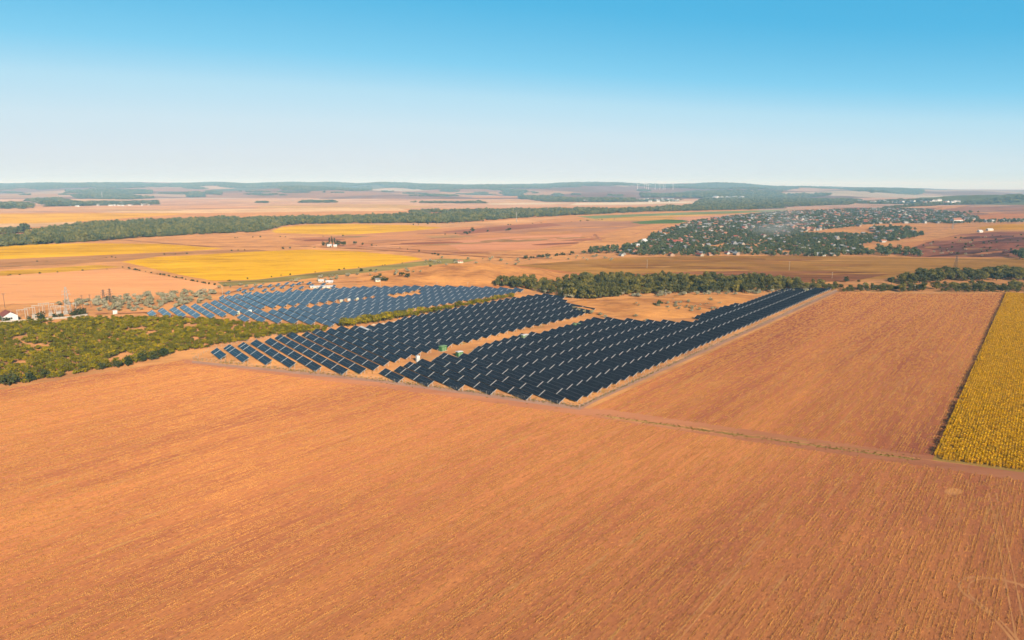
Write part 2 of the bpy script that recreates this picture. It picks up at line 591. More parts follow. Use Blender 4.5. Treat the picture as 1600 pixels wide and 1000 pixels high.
field('meadow', (150, 160, 105), [(900, 338), (1100, 331), (1250, 327), (1200, 331), (1080, 336), (930, 342)], 82)
field('field', (232, 176, 95), [(890, 344), (1000, 338), (1160, 333), (1100, 339), (1040, 344), (960, 346)], 82)
field('meadow', (105, 130, 70), [(985, 347), (1040, 343), (1085, 344), (1060, 349), (1000, 350)], 82)
field('field', (236, 170, 130), [(1050, 340), (1160, 334), (1230, 333), (1150, 341), (1080, 346)], 82)
# middle ground, right
field('field', (192, 138, 70), [(790, 416), (960, 403), (1100, 400), (1300, 400), (1480, 403.5), (1900, 408), (1900, 428), (1420, 434), (1290, 441), (1100, 444), (950, 441), (860, 428)], 97, .22)
field('field', (166, 108, 72), [(880, 432), (1100, 424), (1300, 424), (1390, 429), (1330, 440), (1100, 444), (950, 440)], 97, .25, amp=9)
field('field', (216, 140, 85), [(560, 441), (700, 420), (800, 414), (950, 432), (900, 447), (700, 452)], 80, .14)
field('bare_slope', (176, 112, 86), [(1390, 397), (1440, 380), (1500, 366), (1560, 362), (1900, 362), (1900, 403), (1560, 402), (1440, 402)], 88, .3, amp=9)
field('burnt_slope', (126, 84, 70), [(1455, 390), (1500, 379), (1560, 374), (1640, 371), (1680, 384), (1570, 392), (1580, 398), (1520, 402), (1495, 398)], 80, .4, amp=16)
field('field', (196, 120, 70), [(1560, 386), (1640, 381), (1800, 380), (1800, 398), (1600, 398)], 85, .15)
field('sunflower_field', (238, 170, 45), [(1525, 356), (1560, 351), (1800, 346), (1800, 358), (1600, 359), (1540, 359)], 86)
field('field', (232, 150, 90), [(1500, 340), (1560, 332), (1800, 330), (1800, 346), (1580, 345), (1520, 345)], 86, .12)
field('field', (222, 150, 95), [(1370, 389), (1420, 379), (1500, 368), (1520, 370), (1440, 381), (1420, 389)], 84, .1)

SR = random.Random(23)


def strips(name, region, n, cols, wpx, hpx, slope=0.0):
    # long narrow plots of slightly different soil, stubble or weeds
    x0, y0, x1, y1 = min(p[0] for p in region), min(p[1] for p in region), max(p[0] for p in region), max(p[1] for p in region)
    k = 0
    while k < n:
        cx_, cy_ = SR.uniform(x0, x1), SR.uniform(y0, y1)
        if not in_poly(cx_, cy_, region): continue
        k += 1
        w_, h_ = SR.uniform(.4, 1.0) * wpx, SR.uniform(.35, 1.0) * hpx
        sl = slope + SR.uniform(-.012, .012)
        ang = [i * math.pi / 7 for i in range(14)]
        pts = [(cx_ + w_ * math.cos(t_) * SR.uniform(.75, 1.1), cy_ + h_ * math.sin(t_) * SR.uniform(.6, 1.1) + sl * w_ * math.cos(t_)) for t_ in ang]
        field(name, SR.choice(cols), pts, 84, .22)


strips('field_strip', [(-100, 311), (900, 311), (700, 324), (300, 331), (-100, 333)], 26, [(214, 160, 125), (245, 205, 165), (196, 148, 120), (225, 180, 120), (238, 190, 140)], 110, 1.0, -.006)
strips('field_strip', [(1180, 322), (1480, 316), (1600, 320), (1480, 328), (1250, 328)], 12, [(205, 160, 135), (235, 190, 150), (180, 140, 120)], 70, .9, -.01)
strips('field_strip', [(420, 376), (700, 360), (960, 346), (940, 366), (880, 388), (700, 398), (560, 388)], 30, [(206, 138, 98), (236, 168, 118), (190, 122, 92), (228, 160, 100), (196, 150, 100), (178, 112, 84)], 60, 2.0, -.03)
strips('field_strip', [(0, 412), (150, 401), (300, 394), (240, 401), (100, 411), (0, 420)], 10, [(180, 122, 84), (216, 158, 104)], 45, 1.2, -.04)
strips('field_strip', [(860, 412), (1100, 403), (1400, 404), (1560, 409), (1380, 428), (1100, 440), (960, 436)], 26, [(206, 148, 78), (180, 124, 66), (160, 106, 66), (214, 156, 86)], 80, 2.2, .0)
strips('slope_patch', [(1410, 394), (1450, 381), (1510, 369), (1600, 366), (1600, 398), (1480, 400)], 36, [(190, 122, 88), (205, 138, 95), (150, 96, 78), (128, 82, 70), (172, 120, 84), (112, 74, 66), (198, 140, 90)], 26, 2.6, -.05)
strips('slope_patch', [(1400, 326), (1600, 320), (1600, 345), (1520, 344), (1440, 338)], 14, [(190, 130, 98), (222, 154, 104), (170, 118, 96)], 50, 1.2, -.02)

# ------------------------------------------------------------------ near fields
A_TIP, A_CORNER = (285, 562), (905, 641)
front = wiggle([G(-300, 660), G(0, 609), G(120, 589), G(285, 563), G(600, 601), G(905, 643), G(1180, 690), G(1450, 725), G(1700, 765), G(2100, 840),
                (260, 90), (140, 20), (-160, 20), (-400, 120)], .35, 6, 3)
patch('stubble_field', front, M['stubble_field'], ground=True, z=.004)
right = wiggle([G(915, 641), G(1312, 456.5), G(1440, 459.5), G(1572, 458), G(1457, 719), G(1180, 684)], .35, 6, 5)
patch('stubble_field', right, M['stubble_right'], ground=True, z=.005)
# earth track between the fields, with a grass verge along it
TRACK = wiggle([G(285, 561), G(330, 568), G(600, 598), G(905, 637), G(960, 641), G(1180, 673), G(1457, 713), G(1640, 738), G(2100, 800),
                       G(2100, 822), G(1640, 757), G(1457, 730), G(1180, 691), G(905, 648), G(600, 606), G(285, 567)], .5, 5, 9)
patch('track', TRACK, M['track'], ground=True, z=.009)
VERGE = [(930, 648), (1010, 659.5), (1120, 675), (1250, 693), (1380, 711), (1452, 721), (1560, 735), (1640, 746)]
PATH = wiggle([G(300, 563.5), G(600, 594), G(903, 634), G(930, 622), G(1305, 453.5), G(1311, 455), G(930, 628), G(906, 640.5), G(600, 598.5), G(300, 567)], .35, 5, 14)
patch('path', PATH, M['gravel'], ground=True, z=.013)


NEAR = [.016]


def ribbon(name, pts, w, mat, near=True):
    # a curved strip such as a wheel track
    P = [np.array(G(*p)) for p in pts]
    Lp, Rp = [], []
    for i, p in enumerate(P):
        d = P[min(i + 1, len(P) - 1)] - P[max(i - 1, 0)]
        nn = np.array([-d[1], d[0]]) / np.linalg.norm(d) * w * (.75 + 1.1 * mnoise.noise(Vector((p[0] * .23, p[1] * .23, 2))))
        Lp.append(tuple(p + nn)); Rp.append(tuple(p - nn))
    if near:
        NEAR[0] += .0015
        z = NEAR[0]
    else:
        LAYER[0] += 1
        z = .004 * LAYER[0]
    me = bpy.data.meshes.new(name)
    n_ = len(P)
    me.from_pydata([(*q, z) for q in Rp] + [(*q, z) for q in Lp], [], [(i, i + 1, n_ + i + 1, n_ + i) for i in range(n_ - 1)])
    me.materials.append(mat)
    return tag(mesh_obj(name, me), kind='structure')


loop = [(1590, 1010), (1570, 985), (1545, 958), (1520, 938), (1503, 925), (1497, 915), (1503, 906), (1520, 901), (1545, 902), (1575, 908), (1620, 920)]
for k_ in range(3):      # rounding the corners of the turning loop
    loop = [loop[0]] + [((a[0] * w1 + b[0] * (1 - w1)), (a[1] * w1 + b[1] * (1 - w1))) for a, b in zip(loop, loop[1:]) for w1 in (.75, .25)] + [loop[-1]]
vg = [(float(x_), float(np.interp(x_, [p[0] for p in VERGE], [p[1] for p in VERGE]))) for x_ in range(932, 1640, 4)]
ribbon('verge', vg[3:125], .95, M['verge'])
ribbon('verge', [(x_, y_ + 2.2) for x_, y_ in vg[2:60]], .35, M['straw_track'])
ribbon('verge', [(x_, y_ - 2.4) for x_, y_ in vg[20:150]], .35, M['straw_track'])
ribbon('verge', [(x_, y_ - 4.5) for x_, y_ in vg[40:120]], .3, M['verge'])
ribbon('wheel_track', loop, .45, M['straw_track'])
ribbon('wheel_track', [(x + 14, y + 7 * (1 if y > 910 else .4)) for x, y in loop], .35, M['straw_track'])
for (x0, y0, x1, y1) in ((1545, 770, 1590, 1010), (1556, 770, 1608, 1010), (1040, 1010, 1185, 845), (1052, 1010, 1195, 845)):
    n_ = 24
    ribbon('wheel_track', [(x0 + (x1 - x0) * k_ / n_, y0 + (y1 - y0) * k_ / n_) for k_ in range(n_ + 1)], .22, M['straw_track'])
for (cx_, cy_, a_, b_) in ((1490, 768, 15, 5),):
    patch('straw_patch', wiggle([G(cx_ + a_ * math.cos(t_ * .35), cy_ + b_ * math.sin(t_ * .35)) for t_ in range(18)], 2.2, 1.5, cx_), M['straw_track'], ground=True, z=.012)
for pts_, w_, c_ in (([(470, 385), (560, 389), (660, 395), (760, 402), (860, 404)], 3.0, (176, 110, 84)), ([(560, 385), (700, 394), (800, 399), (900, 398)], 2.4, (196, 128, 96)), ([(540, 384), (640, 376), (760, 366), (900, 356), (1000, 348)], 2.2, (190, 122, 92)),
                     ([(1330, 390), (1362, 379), (1420, 372), (1470, 360), (1492, 352), (1500, 345)], 4.0, (222, 160, 115)), ([(345, 460), (400, 449), (480, 444), (560, 440), (600, 444)], 2.5, (230, 160, 110)), ([(150, 491), (230, 489), (330, 500), (430, 510), (510, 515)], 2.6, (226, 152, 105)),
                     ([(905, 376), (940, 376), (930, 366), (925, 372), (990, 367), (1040, 352)], 2.0, (222, 150, 115)), ([(60, 378), (200, 376), (330, 386), (480, 386)], 3, (190, 128, 96))):
    xs_ = np.linspace(0, 1, 60) * (len(pts_) - 1)
    ribbon('dirt_road', [(float(np.interp(t_, range(len(pts_)), [p[0] for p in pts_])), float(np.interp(t_, range(len(pts_)), [p[1] for p in pts_]))) for t_ in xs_], w_, fmat(c_, 80), near=False)
sfl = [G(1457, 719), G(1572, 458), G(1900, 458), G(1900, 790), G(1640, 744)]
patch('sunflower_field', sfl, M['sunflower_soil'], ground=True, z=.017)

# ------------------------------------------------------------------ hills
NX, NY = 360, 90
tx = np.linspace(-0.2, 1.2, NX) * 1600
ty = np.linspace(0, 1.13, NY) * (HILL1 - HILL0) + HILL0
gx, gy = np.meshgrid(tx, ty)
X = (gx - 800) / F_PX * gy
Z = hill_z(X, gy)
Z[0, :] = -3
Z[-1, :] = -5
verts = np.stack([X, gy, Z], -1).reshape(-1, 3)
faces = [(r * NX + c, r * NX + c + 1, (r + 1) * NX + c + 1, (r + 1) * NX + c) for r in range(NY - 1) for c in range(NX - 1)]


def hill_mat():
    m, n, l, o = new_mat('hill_fields')
    d = n.new('ShaderNodeBsdfDiffuse')
    d.inputs['Roughness'].default_value = .6
    c = rot_coords(n, l, 12, .00075, .0011)
    nz = noise_tex(n, l, c, 1.5, 3, .5)
    wv = n.new('ShaderNodeVectorMath'); wv.operation = 'MULTIPLY_ADD'
    l.new(nz.outputs['Color'], wv.inputs[0]); wv.inputs[1].default_value = (.25, .25, 0)
    l.new(c.outputs[0], wv.inputs[2])
    v = n.new('ShaderNodeTexVoronoi')
    v.voronoi_dimensions = '2D'
    v.distance = 'CHEBYCHEV'
    v.inputs['Scale'].default_value = 1.0
    l.new(wv.outputs[0], v.inputs['Vector'])
    sp = n.new('ShaderNodeSeparateColor')
    l.new(v.outputs['Color'], sp.inputs[0])
    k = .36
    r = ramp(n, [(0, alb((168, 120, 92), k)), (.16, alb((238, 198, 160), k)), (.30, alb((186, 138, 112), k)), (.44, alb((250, 224, 190), k)),
                 (.56, alb((208, 152, 112), k)), (.70, alb((142, 134, 98), k)), (.80, alb((236, 182, 132), k)), (.92, alb((176, 128, 110), k))], 'CONSTANT')
    l.new(sp.outputs[0], r.inputs['Fac'])
    c2 = rot_coords(n, l, 0, .0016, .0016, 5)
    s2 = noise_tex(n, l, c2, 1, 6, .6)
    r2 = ramp(n, [(.35, (.8, .8, .8)), (.65, (1.12, 1.12, 1.12))])
    l.new(s2.outputs['Fac'], r2.inputs['Fac'])
    col = mix_rgb(n, l, 1.0, r.outputs[0], r2.outputs[0], 'MULTIPLY')
    l.new(col, d.inputs['Color'])
    l.new(d.outputs[0], o.inputs['Surface'])
    return m


me = bpy.data.meshes.new('hills')
me.from_pydata(verts.tolist(), [], faces)
me.materials.append(hill_mat())
me.polygons.foreach_set('use_smooth', [True] * len(faces))
tag(mesh_obj('hills', me), kind='structure')


def mound(name, px, py, rx, ry, h, mat, seed, rz=0):
    cx, cy = G(px, py)
    MOUNDS.append((cx, cy, rx, ry, h))
    n_r, n_a = 26, 72
    v, f = [(cx, cy, h)], []
    for i in range(1, n_r + 1):
        q = i / n_r
        for k in range(n_a):
            t = 2 * math.pi * k / n_a
            x, y = cx + rx * q * math.cos(t), cy + ry * q * math.sin(t)
            z = h * (1 - q * q) ** 2 * (1 + .8 * q * q)
            z += mnoise.fractal(Vector((x / 22 + seed, y / 22, seed)), 1, 2, 4) * h * .16 * min(1, (1 - q) * 3)
            v.append((x, y, z if i < n_r else -.6))
    for k in range(n_a):
        f.append((0, 1 + k, 1 + (k + 1) % n_a))
    for i in range(1, n_r):
        a, b = 1 + (i - 1) * n_a, 1 + i * n_a
        for k in range(n_a):
            j = (k + 1) % n_a
            f.append((a + k, b + k, b + j, a + j))
    me = bpy.data.meshes.new(name)
    me.from_pydata(v, [], f)
    me.materials.append(mat)
    me.polygons.foreach_set('use_smooth', [True] * len(f))
    return tag(mesh_obj(name, me), kind='structure')


mound('grassy_mound', 730, 432, 128, 82, 13.5, M['mound'], 1)
mound('grassy_mound', 1020, 480, 62, 52, 6.0, M['mound'], 2)
mound('grassy_mound', 1110, 470, 55, 40, 3.5, M['mound'], 5)
mound('grassy_mound', 930, 482, 30, 36, 2.8, M['mound'], 7)
for i_, (a_, b_, rx_, ry_, h_) in enumerate(((968, 473, 34, 26, 4.5), (1000, 492, 26, 16, 3.0), (1060, 488, 30, 18, 3.2), (1140, 466, 36, 24, 3.0), (925, 474, 22, 20, 3.4), (1085, 468, 30, 20, 4.2), (640, 440, 60, 30, 5.0), (840, 440, 50, 26, 4.0))):
    mound('grassy_mound', a_, b_, rx_, ry_, h_, M['mound'], 20 + i_)
mound('wooded_hill', 1600, 317, 1100, 520, 48, fmat((120, 125, 80), 80), 9)
mound('bare_hill', 1560, 385, 120, 60, 7, fmat((158, 98, 78), 80, contrast=.3), 11)

# ------------------------------------------------------------------ foliage shapes
def crown_mesh(name, mat, seed, w=1.0, h=1.0, lobes=9, leaves=26, leaf=.17, base=0.1, upright=0.0):
    """an uneven crown of many leaf clumps inside a unit box (width w, height h)"""
    r = random.Random(seed)
    v, f = [], []
    cs = []
    for i in range(lobes):
        t = r.uniform(0, 6.283); q = math.sqrt(r.random()) * .33 * w
        zz = base + (h - base) * r.uniform(.22, .82)
        lim = 1 - abs(zz / h - .45) * .9
        cs.append((Vector((math.cos(t) * q * lim, math.sin(t) * q * lim, zz)), r.uniform(.15, .25) * w))
    for c, rad in cs:
        for k in range(leaves):
            d = Vector((r.gauss(0, 1), r.gauss(0, 1), r.gauss(0, 1))).normalized()
            p = c + Vector((d.x * rad, d.y * rad, d.z * rad * (.85 + upright) * h / w * .8)) * r.uniform(.7, 1.08)
            p.z = max(p.z, base * .4)
            nn = (d + Vector((r.gauss(0, .5), r.gauss(0, .5), r.gauss(0, .5) + .25))).normalized()
            u = nn.orthogonal().normalized()
            u.rotate(__import__('mathutils').Quaternion(nn, r.uniform(0, 6.28)))
            w2 = nn.cross(u)
            s = leaf * r.uniform(.6, 1.25) * w
            k0 = len(v)
            v += [tuple(p + u * s * .5), tuple(p + w2 * s * .38 + nn * s * .08), tuple(p - u * s * .5), tuple(p - w2 * s * .38 + nn * s * .08)]
            f.append((k0, k0 + 1, k0 + 2, k0 + 3))
    me = bpy.data.meshes.new(name)
    me.from_pydata(v, [], f)
    me.materials.append(mat)
    me.update()
    return me


def trunk_mesh(seed, h=.45, rad=.035):
    r = random.Random(seed)
    b = MB()
    top = (r.uniform(-.04, .04), r.uniform(-.04, .04), h)
    b.bar((0, 0, -.04), top, rad, rad * .6, 6)
    for k in range(4):
        t = k * 1.57 + r.uniform(-.4, .4)
        b.bar((top[0], top[1], h * .75), (math.cos(t) * .22, math.sin(t) * .22, h + r.uniform(.1, .28)), rad * .5, rad * .2, 5)
    return b.mesh('trunk', M['bark'])


TRUNKS = [trunk_mesh(i) for i in range(3)]
CR = {
    'orchard': [crown_mesh('crown', M['orchard'], i, 1, .62, 9, 22, .15, .06) for i in range(5)],
    'wood': [crown_mesh('crown', M['wood'], 20 + i, 1, .95, 11, 24, .16, .12) for i in range(5)],
    'forest': [crown_mesh('crown', M['forest'], 40 + i, 1, .9, 8, 14, .22, .08) for i in range(4)],
    'village': [crown_mesh('crown', M['village_leaf'], 60 + i, 1, .95, 8, 14, .22, .1) for i in range(4)],
    'silver': [crown_mesh('crown', M['silver'], 80 + i, 1, .62, 9, 20, .15, .05) for i in range(4)],
    'dark': [crown_mesh('crown', M['dark_leaf'], 100 + i, 1, .8, 9, 20, .16, .05) for i in range(3)],
    'poplar': [crown_mesh('crown', M['dark_leaf'], 120 + i, .30, 1.25, 10, 20, .34, .05, .6) for i in range(2)],
}
CAT = {'orchard': 'bush', 'wood': 'tree', 'village': 'tree', 'silver': 'shrub', 'dark': 'bush', 'poplar': 'tree', 'forest': 'tree'}


def plant(name, kind, x, y, size, label, group, r=RNG, z=None):
    z = ground_z(x, y) if z is None else z
    e = empty(name, (x, y, z), r.uniform(0, 6.28), (size * r.uniform(.9, 1.12), size * r.uniform(.9, 1.12), size * r.uniform(.85, 1.15)))
    tag(e, label, CAT[kind], group)
    mesh_obj('crown', r.choice(CR[kind]), e)
    mesh_obj('trunk', r.choice(TRUNKS), e)
    return e


def zone(x, y, cuts, names):
    p = 800 + F_PX * x / y
    return names[sum(p > c for c in cuts)]


def inside(q, P):
    """which of the points q lie inside polygon P"""
    P = np.asarray(P, float)
    ins = np.zeros(len(q), bool)
    j = len(P) - 1
    with np.errstate(divide='ignore', invalid='ignore'):
        for i in range(len(P)):
            c = (P[i, 1] > q[:, 1]) != (P[j, 1] > q[:, 1])
            ins ^= c & (q[:, 0] < (P[j, 0] - P[i, 0]) * (q[:, 1] - P[i, 1]) / (P[j, 1] - P[i, 1]) + P[i, 0])
            j = i
    return ins


def poisson(P, spacing, r, tries=1.0, grow=None):
    """irregular spread of points inside a ground polygon"""
    xs, ys = [p[0] for p in P], [p[1] for p in P]
    x0, x1, y0, y1 = min(xs), max(xs), min(ys), max(ys)
    out = []
    y = y0
    while y < y1:
        s = spacing if grow is None else max(spacing, y * grow)
        x = x0 + r.random() * s
        while x < x1:
            if r.random() < tries: out.append((x + r.uniform(-.42, .42) * s, y + r.uniform(-.42, .42) * s, s))
            x += s
        y += s
    if not out: return out
    A = np.array(out)
    return [tuple(t) for t in A[inside(A[:, :2], P)].tolist()]


def scatter(name, pts, meshes, label, cat, flip=False):
    """pts: x, y, z, turn, width, height; one object that repeats small plants over the points"""
    n_v = len(meshes)
    pts = np.asarray(pts, float)
    me = bpy.data.meshes.new(name)
    me.vertices.add(len(pts))
    me.vertices.foreach_set('co', pts[:, :3].ravel())
    rr = np.random.RandomState(len(pts) % 1000)
    a = me.attributes.new('turn', 'FLOAT_VECTOR', 'POINT')
    t = np.zeros((len(pts), 3)); t[:, 2] = pts[:, 3]
    a.data.foreach_set('vector', t.ravel())
    a = me.attributes.new('size', 'FLOAT_VECTOR', 'POINT')
    a.data.foreach_set('vector', np.stack([pts[:, 4], pts[:, 4], pts[:, 5]], -1).ravel())
    a = me.attributes.new('pick', 'INT', 'POINT')
    a.data.foreach_set('value', rr.randint(0, n_v, len(pts)).astype(np.int32))
    o = mesh_obj(name, me)
    tag(o, label, cat, kind='stuff')
    ng = bpy.data.node_groups.new(name + '_spread', 'GeometryNodeTree')
    ng.interface.new_socket('Geometry', in_out='INPUT', socket_type='NodeSocketGeometry')
    ng.interface.new_socket('Geometry', in_out='OUTPUT', socket_type='NodeSocketGeometry')
    n, l = ng.nodes, ng.links
    gi, go = n.new('NodeGroupInput'), n.new('NodeGroupOutput')
    jn = n.new('GeometryNodeJoinGeometry')

    def attr(nm, ty):
        q = n.new('GeometryNodeInputNamedAttribute'); q.data_type = ty; q.inputs['Name'].default_value = nm
        return q.outputs['Attribute']
    at, asz, ap = attr('turn', 'FLOAT_VECTOR'), attr('size', 'FLOAT_VECTOR'), attr('pick', 'INT')
    e2r = n.new('FunctionNodeEulerToRotation'); l.new(at, e2r.inputs[0])
    for k, mm in enumerate(meshes):
        po = bpy.data.objects.new(name + '_shape', mm)
        oi = n.new('GeometryNodeObjectInfo'); oi.inputs['Object'].default_value = po
        cp = n.new('FunctionNodeCompare'); cp.data_type = 'INT'; cp.operation = 'EQUAL'
        l.new(ap, cp.inputs[2]); cp.inputs[3].default_value = k
        ip = n.new('GeometryNodeInstanceOnPoints')
        l.new(gi.outputs[0], ip.inputs['Points']); l.new(cp.outputs[0], ip.inputs['Selection'])
        l.new(oi.outputs['Geometry'], ip.inputs['Instance'])
        l.new(e2r.outputs[0], ip.inputs['Rotation']); l.new(asz, ip.inputs['Scale'])
        l.new(ip.outputs[0], jn.inputs[0])
    l.new(jn.outputs[0], go.inputs[0])
    md = o.modifiers.new('spread', 'NODES')
    md.node_group = ng
    return o


# ------------------------------------------------------------------ solar tables
E1, SH, E2 = az_dir(-36.5), az_dir(39.0), az_dir(53.5)
ROW, PITCH, TW, TD, TH_, LOW = 8.8, 15.05, 14.45, 4.0, 2.2, 0.75
SLOPE = math.hypot(TD, TH_)
# table frame: X along the row (E1), Y up-slope on plan (E2), Z up. low edge at y=0
RZ_T = math.atan2(E1[1], E1[0])
SGN = 1 if (E1[0] * E2[1] - E1[1] * E2[0]) > 0 else -1      # E2 lies on this side of E1


def slope_pt(x, s, n=0.0):
    c, si = TD / SLOPE, TH_ / SLOPE
    return (x, SGN * (s * c - n * si), LOW + s * si + n * c)


def slab(b, x0, x1, s0, s1, n0, n1, mi=0):
    p = [slope_pt(x, s, nn) for nn in (n0, n1) for (x, s) in ((x0, s0), (x1, s0), (x1, s1), (x0, s1))]
    if SGN < 0: p = [p[3], p[2], p[1], p[0], p[7], p[6], p[5], p[4]]
    b.hexa(p, mi)


def table_parts(w):
    nc = max(2, round(w / 1.03))
    cw = w / nc
    pan = MB()
    for c in range(nc):
        for r in range(2):
            s0, s1 = r * SLOPE / 2 + .015, (r + 1) * SLOPE / 2 - .015
            slab(pan, c * cw + .02, (c + 1) * cw - .02, s0, s1, 0.0, .04, 1)
            slab(pan, c * cw + .05, (c + 1) * cw - .05, s0 + .035, s1 - .035, .04, .046, 0)
    rails = []
    for x0 in (-.14, w + .01):
        b = MB(); slab(b, x0, x0 + .13, -.02, SLOPE + .02, -.06, .05); rails.append(b)
    beams = []
    for s in (SLOPE * .25, SLOPE * .78):
        b = MB(); slab(b, 0, w, s - .06, s + .06, -.16, -.02); beams.append(b)
    legs = []
    for x in np.linspace(.6, w - .6, 4 if w > 10 else 2):
        for s in (SLOPE * .25, SLOPE * .78):
            p = slope_pt(x, s, -.16); b = MB(); b.box(x - .07, x + .07, p[1] - .07, p[1] + .07, -.1, p[2]); legs.append(b)
    return pan, rails, beams, legs


TABLES = {}
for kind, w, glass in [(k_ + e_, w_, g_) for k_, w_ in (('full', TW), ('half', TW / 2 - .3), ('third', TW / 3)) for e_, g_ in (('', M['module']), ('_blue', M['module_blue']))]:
    pan, rails, beams, legs = table_parts(w)
    al = MB()
    mats = [M['module'], M['module_line'], M['alu'], M['steel'], M['module_blue']]
    for b, off in [(pan, None)] + [(q, 2) for q in rails] + [(q, 3) for q in beams + legs]:
        k = len(al.v); al.v += b.v; al.f += [tuple(k + i for i in q) for q in b.f]
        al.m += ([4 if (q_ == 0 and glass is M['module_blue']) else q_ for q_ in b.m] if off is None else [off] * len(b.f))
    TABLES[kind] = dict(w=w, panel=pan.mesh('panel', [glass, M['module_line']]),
                        rail=[q.mesh('end_rail', M['alu']) for q in rails], beam=[q.mesh('beam', M['steel']) for q in beams],
                        leg=[q.mesh('leg', M['steel']) for q in legs], all=al, mats=mats)

PA1 = [(318, 556), (335, 549), (385, 541), (432, 529), (500, 519), (530, 516), (560, 513.5), (585, 511.5), (629, 501), (686, 489), (788, 470.5), (840, 463), (864, 462.5), (882, 471), (886, 478), (928, 488),
       (905, 496.5), (880, 502.5), (850, 509), (800, 520), (770, 527.5), (735, 536.5), (706, 543), (690, 547), (660, 555), (630, 564.5), (600, 574), (580, 584), (535, 587), (470, 577), (400, 569), (345, 562)]
PA2 = [(574, 592), (612, 579.5), (650, 570), (700, 556), (730, 560), (738, 551), (770, 535), (815, 527), (832, 522), (850, 523), (895, 510.5), (925, 501), (955, 500.5), (985, 503.5), (1080, 507.5), (1092, 495), (1160, 475), (1218, 455), (1300, 453.5),
       (1275, 464), (920, 622), (905, 629), (870, 632.5), (760, 616), (660, 603), (600, 595)]
PB = [(216, 494), (248, 487), (330, 475), (362, 463.5), (425, 459), (560, 450.5), (700, 449.5), (828, 455), (798, 460.5), (740, 470.5), (682, 480), (600, 495), (538, 505), (522, 512),
      (480, 508), (430, 506), (376, 503.5), (372, 494), (330, 499), (250, 497)]
GA1, GA2, GB = gpoly(PA1), gpoly(PA2), gpoly(PB)
O = np.array(G(906.5, 629.5, LOW))
LANE = [np.array(G(*p)) for p in ((415, 485), (480, 479), (550, 471), (600, 465.5), (640, 460), (660, 456))]


def lane_dist(p):
    best = 1e9
    for a, b in zip(LANE, LANE[1:]):
        d = b - a
        t = max(0, min(1, float(np.dot(p - a, d) / np.dot(d, d))))
        best = min(best, float(np.linalg.norm(p - a - d * t)))
    return best


def row_spans(P, j):
    """where row j crosses the block outline, measured along the row"""
    base = O + E2 * (j * ROW + TD / 2)
    ts = []
    for i in range(len(P)):
        a, b = np.array(P[i]), np.array(P[(i + 1) % len(P)])
        da, db = float(np.dot(a - base, E2)), float(np.dot(b - base, E2))
        if (da > 0) != (db > 0):
            q = a + (b - a) * da / (da - db)
            ts.append(float(np.dot(q - base, E1)))
    ts.sort()
    return list(zip(ts[0::2], ts[1::2]))


def nth(k):
    return '%d%s' % (k, 'th' if 10 <= k % 100 <= 20 else {1: 'st', 2: 'nd', 3: 'rd'}.get(k % 10, 'th'))


PLACED = []     # (kind, x, y, block, row number, place in row)
for P, blk in ((GA2, 'right'), (GA1, 'middle'), (GB, 'left')):
    rows = 0
    for j in range(-60, 110):
        sp = row_spans(P, j)
        if not sp: continue
        base = O + E2 * (j * ROW)
        cnt = 0
        for t0, t1 in sp:
            t = t0 + (RNG.uniform(-.3, .3) if blk != 'right' else 0)
            while t1 - t > 4.0:
                left = t1 - t
                kind = 'full' if left > 12.5 else ('half' if left > 6.6 else 'third')
                w = TABLES[kind]['w']
                p = base + E1 * t
                c = p + E1 * w / 2 + E2 * 2
                if blk == 'left' and lane_dist(c) < 6.5:
                    t += 6.0
                    continue
                if cnt == 0: rows += 1
                cnt += 1
                PLACED.append((kind, p[0], p[1], blk, rows, cnt))
                t += w + PITCH - TW
# small loose tables on the slope above the left block
loose = [(345, 468), (366, 466), (354, 461), (380, 459), (398, 462), (392, 455), (412, 457), (405, 451), (425, 455), (440, 452), (452, 456), (433, 448.5),
         (456, 449), (470, 453), (466, 446.5), (486, 450), (500, 453), (482, 446), (504, 448), (520, 451), (372, 456), (388, 462.5), (420, 450), (447, 446.5)]
for i, (a, b) in enumerate(loose):
    g = G(a, b); PLACED.append(('half', g[0], g[1], 'slope', 0, i + 1))

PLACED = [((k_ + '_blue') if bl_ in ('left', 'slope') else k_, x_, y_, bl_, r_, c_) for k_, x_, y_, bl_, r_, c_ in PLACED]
PLACED.sort(key=lambda q: q[1] ** 2 + q[2] ** 2)
LBL = {'right': 'dark solar table, %s from the fence side, %s row of the right block',
       'middle': 'dark solar table, %s from the service lane, %s row of the middle block',
       'left': 'blue-grey solar table, %s from the near end, %s row of the far left block'}
IND = PLACED[:300]
for kind, x, y, blk, row, k in IND:
    T = TABLES[kind]
    e = empty('solar_table', (x, y, 0), RZ_T)
    tag(e, LBL[blk] % (nth(k), nth(row)), 'solar panel', 'solar tables in rows')
    mesh_obj('panel', T['panel'], e)
    for q in T['rail']: mesh_obj('end_rail', q, e)
    for q in T['beam']: mesh_obj('beam', q, e)
    for q in T['leg']: mesh_obj('leg', q, e)
